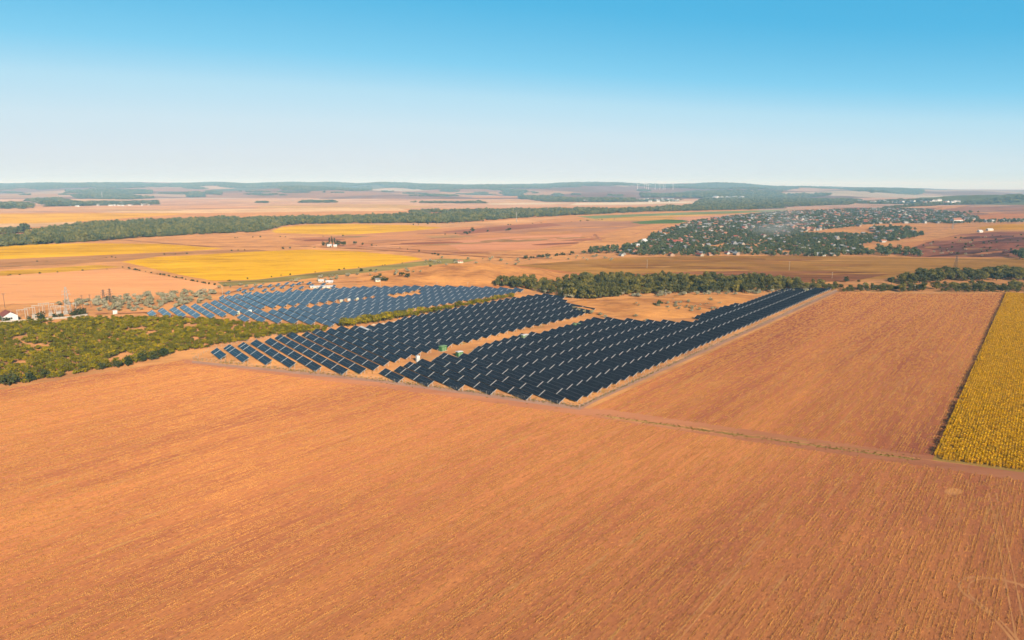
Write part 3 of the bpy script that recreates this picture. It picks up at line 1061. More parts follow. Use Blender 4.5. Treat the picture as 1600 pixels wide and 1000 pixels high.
# the farther tables
VV, FF, MM = [], [], []
ca, sa = math.cos(RZ_T), math.sin(RZ_T)
off = 0
for kind, x, y, blk, row, k in PLACED[300:]:
    T = TABLES[kind]['all']
    if '_np' not in TABLES[kind]:
        TABLES[kind]['_np'] = (np.array(T.v), np.array(T.f), np.array(T.m))
    v, f, m = TABLES[kind]['_np']
    VV.append(np.stack([v[:, 0] * ca - v[:, 1] * sa + x, v[:, 0] * sa + v[:, 1] * ca + y, v[:, 2]], -1))
    FF.append(f + off); MM.append(m); off += len(v)
if VV:
    V, Fc, Mi = np.concatenate(VV), np.concatenate(FF), np.concatenate(MM)
    me = bpy.data.meshes.new('solar_tables_beyond')
    me.vertices.add(len(V)); me.vertices.foreach_set('co', V.ravel())
    me.loops.add(Fc.size); me.loops.foreach_set('vertex_index', Fc.ravel().astype(np.int32))
    me.polygons.add(len(Fc)); me.polygons.foreach_set('loop_start', np.arange(0, Fc.size, 4, dtype=np.int32))
    me.polygons.foreach_set('loop_total', np.full(len(Fc), 4, np.int32))
    for mt in TABLES['full']['mats']: me.materials.append(mt)
    me.polygons.foreach_set('material_index', Mi.astype(np.int32))
    me.polygons.foreach_set('use_smooth', np.zeros(len(Fc), bool))
    me.update(calc_edges=True)
    tag(mesh_obj('solar_tables_beyond', me), 'many rows of solar tables filling the farther parts of the solar farm', 'solar panels', kind='stuff')
print('TABLES', len(PLACED), 'tris beyond', 0 if not VV else len(Fc) * 2)

# ------------------------------------------------------------------ cabins, cabinets and mast in the solar farm
def cabin(name, px, py, w, d, h, rz, body, roof, label, door=True, group=None):
    x, y = G(px, py)
    e = empty(name, (x, y, 0), rz)
    tag(e, label, 'cabin', group)
    b = MB(); b.box(-w / 2, w / 2, -d / 2, d / 2, -.1, h); b.build('body', body, e)
    b = MB(); b.box(-w / 2 - .2, w / 2 + .2, -d / 2 - .2, d / 2 + .2, h + .003, h + .22); b.box(-w / 2 + .3, w / 2 - .3, -d / 2 + .3, d / 2 - .3, h + .223, h + .36); b.build('roof', roof, e)
    b = MB(); b.box(-w / 2 - .3, w / 2 + .3, -d / 2 - .3, d / 2 + .3, -.1, .18); b.build('plinth', M['concrete'], e)
    if door:
        for s in (-1, 1):
            b = MB(); b.box(s * w * .2 - w * .14, s * w * .2 + w * .14, -d / 2 - .04, -d / 2 + .02, .2, h * .8)
            q = b.build('door', M['pale_green'] if body is not M['white'] else M['steel'], e)
            b = MB(); b.box(s * w * .2 - .05, s * w * .2 + .05, -d / 2 - .1, -d / 2 - .041, h * .4, h * .5); b.build('handle', M['dark_steel'], q)
    for k in (-1, 1):
        b = MB(); b.box(w / 2 - .02, w / 2 + .04, k * d * .22 - d * .12, k * d * .22 + d * .12, h * .35, h * .75); b.build('vent', M['pale_green'] if body is not M['white'] else M['steel'], e)
    return e


RZC = math.radians(90 - 53.5)
cabin('transformer_cabin', 692, 548, 4.4, 2.6, 3.0, RZC + .2, M['green_paint'], M['pale_green'], 'green transformer cabin beside a thin weather mast on the service lane')
cabin('transformer_cabin', 718, 557, 3.6, 2.6, 3.0, RZC, M['green_paint'], M['white_roof'], 'green and white transformer cabin nearest the right solar block')
cabin('transformer_cabin', 820, 529.5, 4.6, 2.6, 2.8, RZC, M['pale_green'], M['white_roof'], 'pale green transformer cabin in the middle of the service lane')
cabin('transformer_cabin', 901, 511, 5.0, 2.6, 2.4, RZC, M['pale_green'], M['pale_green'], 'low pale green cabin at the far end of the service lane')
cabin('electrical_cabinet', 653, 565, 1.9, 1.5, 3.2, RZC, M['white'], M['white'], 'tall white electrical cabinet standing among the dark solar tables')
cabin('electrical_cabinet', 390, 489.5, 3.2, 2.2, 2.6, RZC, M['white'], M['white_roof'], 'white cabinet at the near edge of the far left solar block')
cabin('electrical_cabinet', 371, 491, 3.0, 2.2, 2.2, RZC, M['cream'], M['white_roof'], 'cream cabinet left of the white one at the far left solar block')
cabin('electrical_cabinet', 180, 490.5, 3.0, 2.4, 2.6, RZC, M['white'], M['white_roof'], 'small white cabinet on the dirt road behind the orchard')
for i, (a, b, nm) in enumerate(((533, 471.5, 'left'), (545, 470, 'middle'), (558, 468.5, 'right'))):
    cabin('electrical_cabinet', a, b, 2.4, 1.6, 1.7, RZC, M['cream'] if i != 1 else M['white'], M['white_roof'], '%s of three pale cabinets in the lane through the far left block' % nm)


def post_obj(name, px, py, h, label, cat, mat, arms=1, rad=.12, rz=0, arm_w=1.1, group=None):
    x, y, z = GH(px, py)
    e = empty(name, (x, y, z), rz)
    tag(e, label, cat, group)
    b = MB(); b.bar((0, 0, -.3), (0, 0, h), rad, rad * .65, 8); b.build('pole', mat, e)
    for k in range(arms):
        zz = h - .4 - k * .9
        b = MB(); b.box(-arm_w, arm_w, -.08, .08, zz, zz + .16)
        a = b.build('crossarm', mat, e)
        for sx in (-.9, .9):
            b = MB(); b.bar((sx * arm_w, 0, zz + .16), (sx * arm_w, 0, zz + .5), .07, .05, 6); b.build('insulator', M['concrete'], a)
    return e


mx, my = G(686, 545)
e = empty('weather_mast', (mx, my, 0))
tag(e, 'thin weather mast with sensor arm beside the green cabin', 'mast')
b = MB(); b.bar((0, 0, 0), (0, 0, 6.5), .1, .06, 6); b.build('pole', M['pale_steel'], e)
b = MB(); b.box(-.7, .7, -.05, .05, 5.6, 5.7); b.build('sensor_arm', M['pale_steel'], e)
for s in (-.6, .6):
    b = MB(); b.bar((s, 0, 5.7), (s, 0, 6.05), .1, .14, 6); b.build('sensor', M['white'], e)
b = MB(); b.box(-.25, .25, -.15, .15, 1.2, 1.9); b.build('control_box', M['steel'], e)

# low white shelter and heaps along the lane between the blocks
x, y = G(571, 517)
e = empty('white_shelter', (x, y, 0), RZ_T)
tag(e, 'long low white roofed shelter behind the middle solar block', 'shelter')
b = MB(); b.hexa([(-7, -1.6, 1.6), (7, -1.6, 1.6), (7, 0, 2.3), (-7, 0, 2.3), (-7, -1.6, 1.7), (7, -1.6, 1.7), (7, 0, 2.4), (-7, 0, 2.4)]); b.build('roof', M['white_roof'], e)
b = MB(); b.hexa([(-7, 0.01, 2.3), (7, 0.01, 2.3), (7, 1.6, 1.6), (-7, 1.6, 1.6), (-7, 0.01, 2.4), (7, 0.01, 2.4), (7, 1.6, 1.7), (-7, 1.6, 1.7)]); b.build('roof', M['white_roof'], e)
for sx in (-6.5, 0, 6.5):
    for sy in (-1.4, 1.4):
        b = MB(); b.box(sx - .08, sx + .08, sy - .08, sy + .08, -.1, 1.75); b.build('post', M['steel'], e)


def heap_mesh(seed, mat):
    r = random.Random(seed)
    v, f = [(0, 0, 1)], []
    for i in range(1, 6):
        for k in range(14):
            t = 6.283 * k / 14
            q = i / 5
            w = q * (1 + .18 * mnoise.noise(Vector((math.cos(t) * 1.3 + seed, math.sin(t) * 1.3, 0))))
            v.append((math.cos(t) * w, math.sin(t) * w, max(-.05, (1 - q) ** .9 + r.uniform(-.06, .06)) if i < 5 else -.1))
    for k in range(14): f.append((0, 1 + k, 1 + (k + 1) % 14))
    for i in range(4):
        for k in range(14):
            a, j = 1 + i * 14, (k + 1) % 14
            f.append((a + k, a + 14 + k, a + 14 + j, a + j))
    me = bpy.data.meshes.new('heap'); me.from_pydata(v, [], f); me.materials.append(mat); return me


HEAPS = [heap_mesh(1, M['red_earth']), heap_mesh(2, M['pale_earth']), heap_mesh(3, M['red_earth']), heap_mesh(4, M['pale_earth'])]
for i in range(26):
    t = i / 25
    px = 556 + t * 215 + RNG.uniform(-3, 3); py = float(np.interp(px, [540, 600, 682, 800], [514, 506.5, 490.5, 467.5])) + RNG.uniform(-.8, .8)
    x, y = G(px, py)
    k = i % 4
    s = RNG.uniform(1.2, 2.3)
    o = mesh_obj('earth_heap', HEAPS[k], None, (x, y, 0), RNG.uniform(0, 6), (s * 1.3, s, s * .55))
    tag(o, ('reddish' if k % 2 == 0 else 'pale') + ' earth heap along the lane between hedge and middle solar block', 'earth heap', 'earth heaps along the hedge lane')

# ------------------------------------------------------------------ fence round the solar farm
def fence(pts, label, step=3.0, h=2.0):
    P = [np.array(G(*p)) for p in pts]
    e = empty('fence', (P[0][0], P[0][1], 0))
    tag(e, label, 'fence')
    o = P[0]
    b = MB(); b.box(-.05, .05, -.05, .05, -.2, h); pm = b.mesh('post', M['concrete'])
    wires = MB()
    for a, c in zip(P, P[1:]):
        d = c - a; L = np.linalg.norm(d); n = max(1, int(L / step))
        for k in range(n):
            q = a + d * k / n - o
            mesh_obj('post', pm, e, (q[0], q[1], 0))
        for z in (.1, .35, .6, .85, 1.1, 1.35, 1.6, 1.85):
            wires.bar((*(a - o), z), (*(c - o), z), .007, n=3)
    wires.build('wire', M['steel'], e)
    return e


fence([(302, 562), (345, 567), (460, 580), (600, 595.5), (760, 616.5), (903, 636.5)], 'wire fence with concrete posts along the front edge of the solar farm', 3.2)
fence([(905, 637), (925, 627.5), (1100, 547), (1308, 454)], 'wire fence with concrete posts along the right edge of the solar farm', 3.2)
fence([(302, 562), (330, 546), (430, 526), (525, 511.5)], 'wire fence with concrete posts between orchard and middle solar block', 3.5)

# ------------------------------------------------------------------ orchard and hedges
orch = gpoly([(-160, 530), (0, 507), (60, 503), (130, 498.5), (280, 497.5), (400, 507), (500, 513), (516, 517), (430, 526), (335, 541), (300, 548), (265, 556), (200, 571), (150, 580), (60, 596), (0, 604), (-160, 632)])
pts = poisson(orch, 4.0, RNG, .97)
pts = [p for p in pts if mnoise.noise(Vector((p[0] / 16, p[1] / 16, 3))) > -.36]


def vis(p): return abs(p[0] / p[1]) < .80


pts.sort(key=lambda p: (0 if vis(p) else 1, p[0] ** 2 + p[1] ** 2))
for i, (x, y, s) in enumerate(pts[:300]):
    plant('orchard_bush', 'orchard', x, y, RNG.uniform(4.0, 6.2), 'rounded olive green bush in the dense plot, ' + zone(x, y, (90, 190, 300), ('at the left edge', 'before the substation gantries', 'before the silvery scrub', 'towards the solar tables')), 'bushes in the olive green plot')
if len(pts) > 300:
    scatter('orchard_bushes_beyond', [(x, y, 0, RNG.uniform(0, 6.28), RNG.uniform(4.0, 6.2), RNG.uniform(3.8, 5.8)) for x, y, s in pts[300:]], CR['orchard'], 'farther olive green bushes of the dense plot left of the solar farm', 'bushes')
print('ORCHARD', len(pts))
# darker edge shrubs of the plot
for (a, b, s) in ((15, 603, 9), (45, 597, 7), (240, 562, 8), (255, 558, 8), (225, 565, 7), (128, 582, 5), (70, 590, 6), (200, 572, 7), (185, 575, 6), (160, 578, 6)):
    x, y = G(a, b)
    plant('edge_bush', 'dark', x, y, s, 'dark green bush on the border between the olive plot and the tan field', 'dark bushes on the field border')
# hedge between the left and middle solar blocks
n = 62
for i in range(n):
    t = i / (n - 1)
    px = 538 + 262 * t; py = float(np.interp(px, [538, 600, 682, 800], [510.5, 501.5, 487, 464.5]))
    if abs(t - .66) < .012: continue
    x, y = G(px + RNG.uniform(-2, 2), py + RNG.uniform(-1.3, 1.3))
    plant('hedge_bush', 'orchard', x, y, RNG.uniform(7.5, 11.5) * (1 - .35 * t), 'olive green bush in the hedge between the left and middle solar blocks', 'bushes of the hedge between solar blocks')
for (a, b, s) in ((452, 524, 8), (464, 522, 10), (486, 519, 7), (496, 518, 8), (508, 515, 6), (475, 520, 7)):
    x, y = G(a, b)
    plant('orchard_bush', 'orchard', x, y, s, 'olive green bush at the pointed right end of the plot beside the solar tables', 'bushes at the pointed end of the plot')

# ------------------------------------------------------------------ woods near the solar farm
w1 = gpoly([(762, 447), (830, 453), (858, 460), (890, 467), (930, 470), (960, 466), (1000, 461), (1180, 457), (1250, 453.5), (1310, 455), (1316, 450), (1260, 447), (1235, 443), (1140, 439), (1040, 440), (1000, 437), (955, 436), (900, 440), (840, 441), (790, 443)])
tp = poisson(w1, 6.0, RNG, .9)
tp = [p for p in tp if ground_z(p[0], p[1]) < .6]
tp.sort(key=lambda p: p[1])
for i, (x, y, s) in enumerate(tp[:300]):
    plant('woodland_tree', 'wood', x, y, (7.2 + 5.5 * mnoise.noise(Vector((x / 26, y / 26, 4)))) * RNG.uniform(.75, 1.25), 'dark olive tree in the long thicket, ' + zone(x, y, (880, 970, 1080, 1180), ('behind the middle solar block', 'in the dip left of the mound', 'behind the orange mound', 'right of the mound', 'behind the far solar tip')), 'front trees of the long thicket')
scatter('thicket', [(x, y, 0, RNG.uniform(0, 6.28), RNG.uniform(6, 11), (8.8 + 6 * mnoise.noise(Vector((x / 30, y / 30, 4)))) * RNG.uniform(.75, 1.25)) for x, y, s in tp[300:]], CR['wood'], 'dense dark olive thicket stretching behind the solar farm', 'thicket')
print('W1', len(tp))
w2 = gpoly([(1386, 448), (1400, 440), (1430, 433), (1480, 430), (1545, 431), (1560, 428), (1700, 428), (1700, 440), (1545, 440), (1490, 440), (1440, 444)])
w3 = gpoly([(1312, 457), (1560, 457.5), (1720, 457), (1720, 449), (1600, 449), (1470, 448), (1400, 451), (1330, 451)])
for P, sp, lab, grp, a, b in ((w2, 7.5, 'dark olive tree in the clump below the brown slope', 'trees of the right hand clump', 8, 12),
                              (w3, 6.0, 'bushy olive tree behind the right stubble field', 'trees of the strip behind the right field', 4.5, 8)):
    for (x, y, s) in poisson(P, sp, RNG, .72):
        if abs(x / y) < .82:
            plant('thicket_tree', 'wood', x, y, RNG.uniform(a, b), lab + ', ' + zone(x, y, (1420, 1490, 1545), ('left end', 'left of middle', 'right of middle', 'right end')), grp)
x, y = G(1321, 441); plant('lone_tree', 'dark', x, y, 8, 'round dark lone tree on the tan field behind the thicket', None)
x, y = G(1342, 441); plant('lone_bush', 'dark', x, y, 4.5, 'small dark bush right of the round lone tree on the tan field', None)
x, y = G(1030, 487); plant('mound_bush', 'dark', x, y, 7, 'dark green bush on the orange mound in front of the thicket', None)

# silvery scrub
SIL = gpoly([(85, 478), (120, 470), (180, 465), (250, 459), (330, 455), (345, 458), (325, 472), (280, 481), (235, 485), (195, 489), (150, 487), (145, 480)])
for (x, y, s) in poisson(SIL, 7.6, RNG, .85):
    plant('silver_scrub', 'silver', x, y, RNG.uniform(4, 7.5), 'silvery grey shrub in the scrub, ' + zone(x, y, (150, 200, 265), ('by the pale lattice tower', 'below the dark pylons', 'behind the small white cabinet', 'towards the loose solar tables')), 'silvery shrubs beyond the olive plot')
for i in range(46):
    px = RNG.uniform(885, 1290); py = 465.5 - (px - 885) / 405 * 9 + RNG.uniform(-1.2, 1.5)
    if 900 < px < 965: continue
    x, y, z = GH(px, py)
    plant('silver_shrub', 'silver', x, y, RNG.uniform(4, 7), 'silvery shrub along the front edge of the long thicket', 'silvery shrubs before the thicket', z=z)
for i in range(40):
    px, py = RNG.gauss(1075, 38), RNG.gauss(479, 5)
    if py > 492 or py < 465 or px > 1130: continue
    x, y, z = GH(px, py)
    plant('silver_shrub', 'silver', x, y, RNG.uniform(1.6, 4.2), 'small silvery shrub on the orange mound before the thicket', 'silvery shrubs on the orange mound', z=z)
for px, py, s in ((905, 487, 5), (897, 484, 4), (914, 489, 4), (925, 491, 5), (938, 494, 4.5), (946, 497, 4), (993, 496, 4), (1010, 503, 4), (852, 459, 5), (850, 457, 4)):
    x, y, z = GH(px, py)
    plant('silver_shrub', 'silver', x, y, s, 'silvery shrub beside the solar tables at the foot of the mound', 'silvery shrubs by the solar tables', z=z)
for i in range(36):
    px = RNG.uniform(330, 660); py = 452 - (px - 330) / 330 * 30 + RNG.uniform(-3, 4)
    x, y, z = GH(px, py)
    plant('silver_shrub', 'silver', x, y, RNG.uniform(3, 6.5), 'grey green shrub on the rough slope beyond the left solar block', 'shrubs on the rough slope', z=z)
for i in range(40):
    px = RNG.uniform(660, 960); py = 409 + RNG.uniform(-6, 6) + (0 if px < 800 else -4 * (px - 800) / 160)
    x, y, z = GH(px, py)
    plant('silver_shrub', 'silver', x, y, RNG.uniform(3, 7), 'grey green shrub on the rough ground behind the orange mound', 'shrubs behind the orange mound', z=z)
# hedge dots along far field borders
lines = [((190, 418), (340, 447), 50, 2.5), ((0, 432), (180, 420), 7, 3), ((40, 410), (400, 391), 10, 2.8), ((345, 441), (640, 411), 13, 3.2), ((360, 392), (600, 384), 10, 3.5), ((620, 387), (700, 402), 8, 4), ((560, 425), (590, 423), 6, 4),
         ((690, 367), (800, 360), 10, 6), ((360, 372), (560, 369), 9, 4), ((820, 405), (900, 397), 20, 6), ((790, 352), (980, 342), 12, 5), ((640, 352), (760, 346), 10, 5)]
for (a, b, k, s) in lines:
    for i in range(k):
        t = RNG.random() if i % 3 else (i + .5) / k
        x, y, z = GH(a[0] + (b[0] - a[0]) * t, a[1] + (b[1] - a[1]) * t + RNG.uniform(-.5, .5))
        plant('border_bush', 'dark', x, y, s * RNG.uniform(.45, 1.35), 'small dark bush on a border between the far fields, ' + zone(x, y, (190, 345, 480, 690, 820), ('far left', 'left of the big yellow field', 'along the big yellow field', 'below the farmstead', 'in the centre', 'left of the village')), 'bushes on far field borders', z=z)
for px, py, s in ((738, 362, 13), (730, 366.5, 7), (762, 362, 6), (555, 382, 8), (567, 383, 5), (628, 431.5, 7), (637, 434.5, 7), (617, 428, 3), (672, 418, 4)):
    x, y, z = GH(px, py)
    plant('lone_bush', 'dark', x, y, s, 'dark bush standing alone on open ground left of the village', 'lone bushes on open ground', z=z)

# ------------------------------------------------------------------ far woods
def wood_patch(name, polys, label, sp, grow, hgt, kind='forest', hilly=False, cat='forest', gaps=-.30):
    P3 = []
    for pts in polys:
        P = [GH(*p)[:2] for p in pts] if hilly else gpoly(pts)
        dist = float(np.mean([p[1] for p in P]))
        P = wiggle(P, dist * .008, dist * .02, len(P3) % 17)
        for (x, y, s) in poisson(P, sp, RNG, .93, grow):
            big = mnoise.noise(Vector((x / (dist * .03), y / (dist * .05), 6)))
            if mnoise.noise(Vector((x / (dist * .016), y / (dist * .03), 2))) < gaps: continue
            z = ground_z(x, y)
            P3.append((x, y, z - .3, RNG.uniform(0, 6.28), s * RNG.uniform(1.15, 1.8), hgt * (1 + .45 * big) * RNG.uniform(.6, 1.35)))
    print(name, len(P3))
    return scatter(name, P3, CR[kind], label, cat)


wood_patch('valley_forest', [[(-200, 398), (0, 386), (60, 382.5), (130, 378.5), (215, 372), (300, 367), (400, 363), (424, 359), (445, 353), (480, 350), (600, 349), (700, 349), (760, 345), (800, 341.5), (870, 338), (1000, 331.5), (1150, 328), (1230, 326), (1200, 323.5), (1090, 322), (1000, 327), (800, 333), (640, 337), (480, 342), (330, 344), (250, 347), (130, 352), (100, 358), (60, 364), (40, 373), (-20, 376), (-200, 386)]],
           'broad green forest belt crossing the valley from the left edge', 8, .0055, 13, gaps=-.42)
wood_patch('distant_forest', [[(1080, 324), (1200, 324.5), (1330, 320), (1345, 313), (1200, 309), (1100, 311)]], 'dark distant forest above the village on the plain', 12, .005, 14)
wood_patch('hill_wood', [
    [(-200, 288.2), (0, 288), (60, 287), (100, 287.2), (210, 285.6), (300, 286.8), (330, 285.6), (400, 287.2), (470, 285.6), (530, 286.2), (560, 287.6), (600, 286.2), (660, 288), (740, 289.2), (800, 288.6), (850, 288.4), (900, 285.8), (960, 285.8), (1000, 288), (1040, 288.6), (1100, 286.8), (1140, 286.8), (1180, 290), (1220, 292), (1300, 292.6), (1290, 295), (1200, 293.5), (1140, 291.5), (1060, 292), (1000, 291), (960, 291), (900, 291.5), (860, 292.5), (800, 294), (740, 295), (680, 294.5), (620, 291.8), (590, 289), (560, 289.8), (530, 293), (480, 292), (420, 291), (345, 292.5), (310, 291.4), (260, 292), (200, 294), (120, 294), (60, 297), (0, 295), (-200, 295)],
    [(100, 298.5), (230, 297.5), (235, 303.5), (110, 302)], [(115, 305), (205, 306.5), (240, 310), (200, 312), (115, 310)],
    [(-100, 317), (50, 320.5), (45, 327), (-100, 326)], [(40, 314), (90, 311), (110, 316), (150, 322), (80, 323)], [(285, 301), (320, 302), (325, 308), (295, 309)], [(325, 300), (348, 302), (345, 305), (325, 304)],
    [(340, 288), (480, 286), (535, 287), (530, 293), (440, 293), (340, 292)], [(430, 294), (580, 291), (575, 298), (440, 298)],
    [(580, 287), (660, 289), (800, 290), (860, 289), (860, 294), (700, 297), (620, 294)], [(860, 288), (900, 287), (980, 287.5), (1000, 289), (900, 293), (850, 292)],
    [(1000, 290), (1100, 288), (1180, 291), (1250, 293), (1180, 296), (1060, 294)], [(1000, 303), (1090, 300), (1180, 301), (1300, 303), (1290, 307), (1100, 310), (1000, 309)],
    [(820, 308), (900, 311), (990, 312), (990, 316), (860, 316), (810, 311)], [(1350, 296), (1430, 296), (1445, 302), (1360, 303)], [(1320, 294), (1420, 295.4), (1420, 299), (1340, 300)]],
           'dark woods lying across the distant hillsides', 26, .0026, 20, hilly=True, cat='wood')
spots = []
for i in range(70):
    cx_, cy_ = RNG.uniform(0, 1400), RNG.uniform(291, 307)
    w_, h_ = RNG.uniform(8, 40), RNG.uniform(.5, 1.5)
    spots.append([(cx_ + w_ * math.cos(t_ * .785) * RNG.uniform(.6, 1.1), cy_ + h_ * math.sin(t_ * .785) + .02 * w_ * math.cos(t_ * .785)) for t_ in range(8)])
wood_patch('hill_copse', spots, 'small copses and hedges scattered over the distant hillsides', 22, .0022, 14, hilly=True, cat='copse')
wood_patch('ridge_wood', [[(1380, 326), (1470, 321), (1530, 319), (1700, 315), (1700, 309), (1600, 308), (1530, 314), (1440, 320)]], 'wooded low hill at the right edge beyond the village', 14, .0045, 13, hilly=True, cat='wood')
wood_patch('far_tree_belt', [[(-200, 369), (10, 362), (40, 359.5), (50, 363), (10, 366), (-200, 375)], [(950, 327), (640, 331), (640, 333), (900, 330)], [(640, 317), (750, 315.5), (760, 318), (690, 318)], [(400, 316), (420, 316), (418, 317.5), (400, 317.5)], [(470, 315), (525, 314.5), (525, 317), (470, 317)]],
           'thin belt of far trees beyond the valley forest', 10, .005, 12, cat='trees')
# farmstead poplars and trees
for px, py, k, s in ((505, 384, 'dark', 9), (512, 384, 'dark', 8), (515, 384, 'poplar', 13), (519, 384, 'poplar', 13), (523, 383.5, 'poplar', 12), (528, 384, 'dark', 14), (536, 384.5, 'dark', 11), (40, 364, 'village', 24), (33, 364, 'village', 16), (46, 364, 'village', 18)):
    x, y = G(px, py)
    lab = {'dark': 'dark rounded tree of the small farmstead on the tan plain', 'poplar': 'tall narrow poplar of the small farmstead on the tan plain', 'village': 'big dark tree at the left end of the valley forest'}[k]
    plant('farm_tree' if k != 'poplar' else 'poplar', k, x, y, s, lab, 'trees: ' + lab)

# ------------------------------------------------------------------ houses
def house_meshes(w, d, h, rh):
    wl_ = MB()
    wl_.box(-w / 2, w / 2, -d / 2, d / 2, -.3, h)
    wl_.face([(-w / 2, -d / 2, h), (-w / 2, 0, h + rh), (-w / 2, d / 2, h)])
    wl_.face([(w / 2, d / 2, h), (w / 2, 0, h + rh), (w / 2, -d / 2, h)])
    rf = MB()
    o = .45
    for s in (-1, 1):
        p = [(-w / 2 - o, s * (d / 2 + o), h - o * rh / (d / 2) + .03), (w / 2 + o, s * (d / 2 + o), h - o * rh / (d / 2) + .03), (w / 2 + o, 0, h + rh + .03), (-w / 2 - o, 0, h + rh + .03)]
        if s > 0: p = p[::-1]
        rf.hexa(p + [(q[0], q[1], q[2] + .18) for q in p])
    return wl_, rf


HV = []
for (w, d, h, rh) in ((10, 7, 3.2, 2.4), (12, 8, 3.4, 2.6), (8, 6.5, 3, 2.2), (15, 8, 3.5, 2.4), (9, 9, 5.6, 2.6)):
    a, b = house_meshes(w, d, h, rh)
    HV.append((a, b))
WALLM = [('white', plain('lime_washed_wall', (.40, .38, .34), .8)), ('cream', plain('cream_wall', (.36, .29, .21), .8)), ('cream', plain('ochre_wall', (.34, .25, .16), .8)), ('grey', plain('grey_render', (.25, .235, .21), .85)), ('peach', plain('peach_render', (.36, .23, .15), .85))]
ROOFM = [('orange', M['orange_roof']), ('grey', M['grey_roof']), ('red', M['red_roof']), ('grey', M['grey_roof']), ('dark', M['dark_roof']), ('pale', plain('pale_sheet_roof', (.36, .34, .31), .6)), ('orange', M['orange_roof'])]
HM = {}


def house(x, y, rz, v, wi, ri, label, group, z=0, s=1.0, name='house'):
    if ('w', v, wi) not in HM: HM[('w', v, wi)] = HV[v][0].mesh('wall', WALLM[wi][1])
    if ('r', v, ri) not in HM: HM[('r', v, ri)] = HV[v][1].mesh('roof', ROOFM[ri][1])
    e = empty(name, (x, y, z), rz, s)
    tag(e, label, 'house', group)
    mesh_obj('wall', HM[('w', v, wi)], e)
    mesh_obj('roof', HM[('r', v, ri)], e)
    return e


VIL = gpoly([(962, 401), (975, 388), (1010, 376), (1020, 367), (1060, 354), (1085, 346), (1150, 338), (1215, 332), (1330, 327), (1400, 326), (1450, 328), (1500, 333), (1530, 341), (1500, 350), (1450, 349), (1380, 350), (1345, 352),
             (1350, 358), (1420, 362), (1440, 368), (1400, 377), (1360, 380), (1340, 385), (1370, 399), (1340, 402), (1200, 400.5), (1080, 400.5)])
CLEAR = [gpoly([(1250, 363), (1300, 358), (1340, 354), (1352, 356), (1370, 366), (1330, 365), (1262, 367)])]
hs = []
for (x, y, s) in poisson(VIL, 23, RNG, .62):
    if any(in_poly(x, y, c) for c in CLEAR): continue
    hs.append((x, y))
hs.sort(key=lambda p: p[0] ** 2 + p[1] ** 2)
print('HOUSES', len(hs))
HB = {}
for i, (x, y) in enumerate(hs):
    rz = math.radians(RNG.choice([20, 110]) + RNG.uniform(-12, 12))
    v, wi, ri = RNG.choice([0, 0, 1, 1, 2, 2, 3, 4]), RNG.randrange(5), RNG.randrange(7)
    if i < 292:
        house(x, y, rz, v, wi, ri, '%s walled village house with %s gabled roof among dark trees' % (WALLM[wi][0], ROOFM[ri][0]), '%s village houses with %s roofs' % (WALLM[wi][0], ROOFM[ri][0]), s=RNG.uniform(.62, .9))
    else:
        HB.setdefault((v, wi, ri), []).append((x, y, rz))
big = MB(); bmats = [m for _, m in WALLM] + [m for _, m in ROOFM]
for (v, wi, ri), L in HB.items():
    for (x, y, rz) in L:
        c, s_ = math.cos(rz), math.sin(rz)
        for b, mi in ((HV[v][0], wi), (HV[v][1], 5 + ri)):
            k = len(big.v)
            big.v += [(p[0] * c - p[1] * s_ + x, p[0] * s_ + p[1] * c + y, p[2]) for p in b.v]
            big.f += [tuple(k + q for q in f) for f in b.f]; big.m += [mi] * len(b.f)
if big.v: tag(big.build('houses_beyond', bmats), 'tiny farther houses of the large village', 'houses', kind='stuff')
# landmark buildings


def hall(name, px, py, w, d, h, rh, rz, wall, roof, label, cat='building', windows=0):
    x, y, z = GH(px, py)
    e = empty(name, (x, y, z), rz)
    tag(e, label, cat)
    a, b = house_meshes(w, d, h, rh)
    a.build('wall', wall, e); b.build('roof', roof, e)
    for k in range(windows):
        q = MB(); xx = -w / 2 + w * (k + .5) / windows
        q.box(xx - .6, xx + .6, -d / 2 - .05, -d / 2 + .02, h * .35, h * .75)
        q.build('window', M['dark'], e)
    return e


hall('school', 1058, 382, 18, 9, 5, 3.2, .25, WALLM[0][1], M['red_roof'], 'large white building with dark red roof in the middle of the village', windows=7)
hall('village_hall', 1046, 379, 10, 7, 4, 2.4, .25, WALLM[0][1], M['red_roof'], 'white building with red roof just left of the largest red roof', windows=3)
hall('white_house', 993, 388, 13, 8, 4.5, 3, -.35, M['white'], M['white_roof'], 'bright white house at the left end of the village', windows=3)
hall('white_house', 1006, 380, 11, 8, 4.5, 3.2, .8, M['white'], M['white_roof'], 'white gabled house above the bright white one at the left village end', windows=2)
hall('village_house', 1280, 400, 11, 7, 3, 2, .1, WALLM[0][1], ROOFM[5][1], 'long white house on the lower village edge near the tan field', windows=3)
hall('village_house', 1252, 391, 12, 7, 3, 2, .1, WALLM[0][1], ROOFM[5][1], 'white roofed house above the lower village edge', windows=3)
hall('village_barn', 1358, 376, 15, 6, 2.6, 1.4, .15, M['white'], M['white_roof'], 'low white barn on the dirt road right of the village', windows=4)
hall('village_barn', 1375, 373, 10, 6, 2.6, 1.4, .15, M['white'], M['white_roof'], 'shorter white barn right of the low white barn by the dirt road', windows=3)
hall('manor_house', 1494, 348, 26, 16, 8, 5, .1, M['white'], M['orange_roof'], 'tall white house with orange roof right of the village', windows=4)
for i, (px, w) in enumerate(((1545, 28), (1572, 22), (1594, 30))):
    hall('farm_shed', px, 347 - i * .6, w, 11, 4.5, 2, .06, M['white'], M['white_roof'], ['left', 'middle', 'right'][i] + ' of three long white farm sheds at the right edge', windows=6)
hall('hill_cottage', 1531, 363, 9, 7, 3, 2.2, .2, M['white'], M['white_roof'], 'small white cottage on the brown slope right of the village', windows=1)
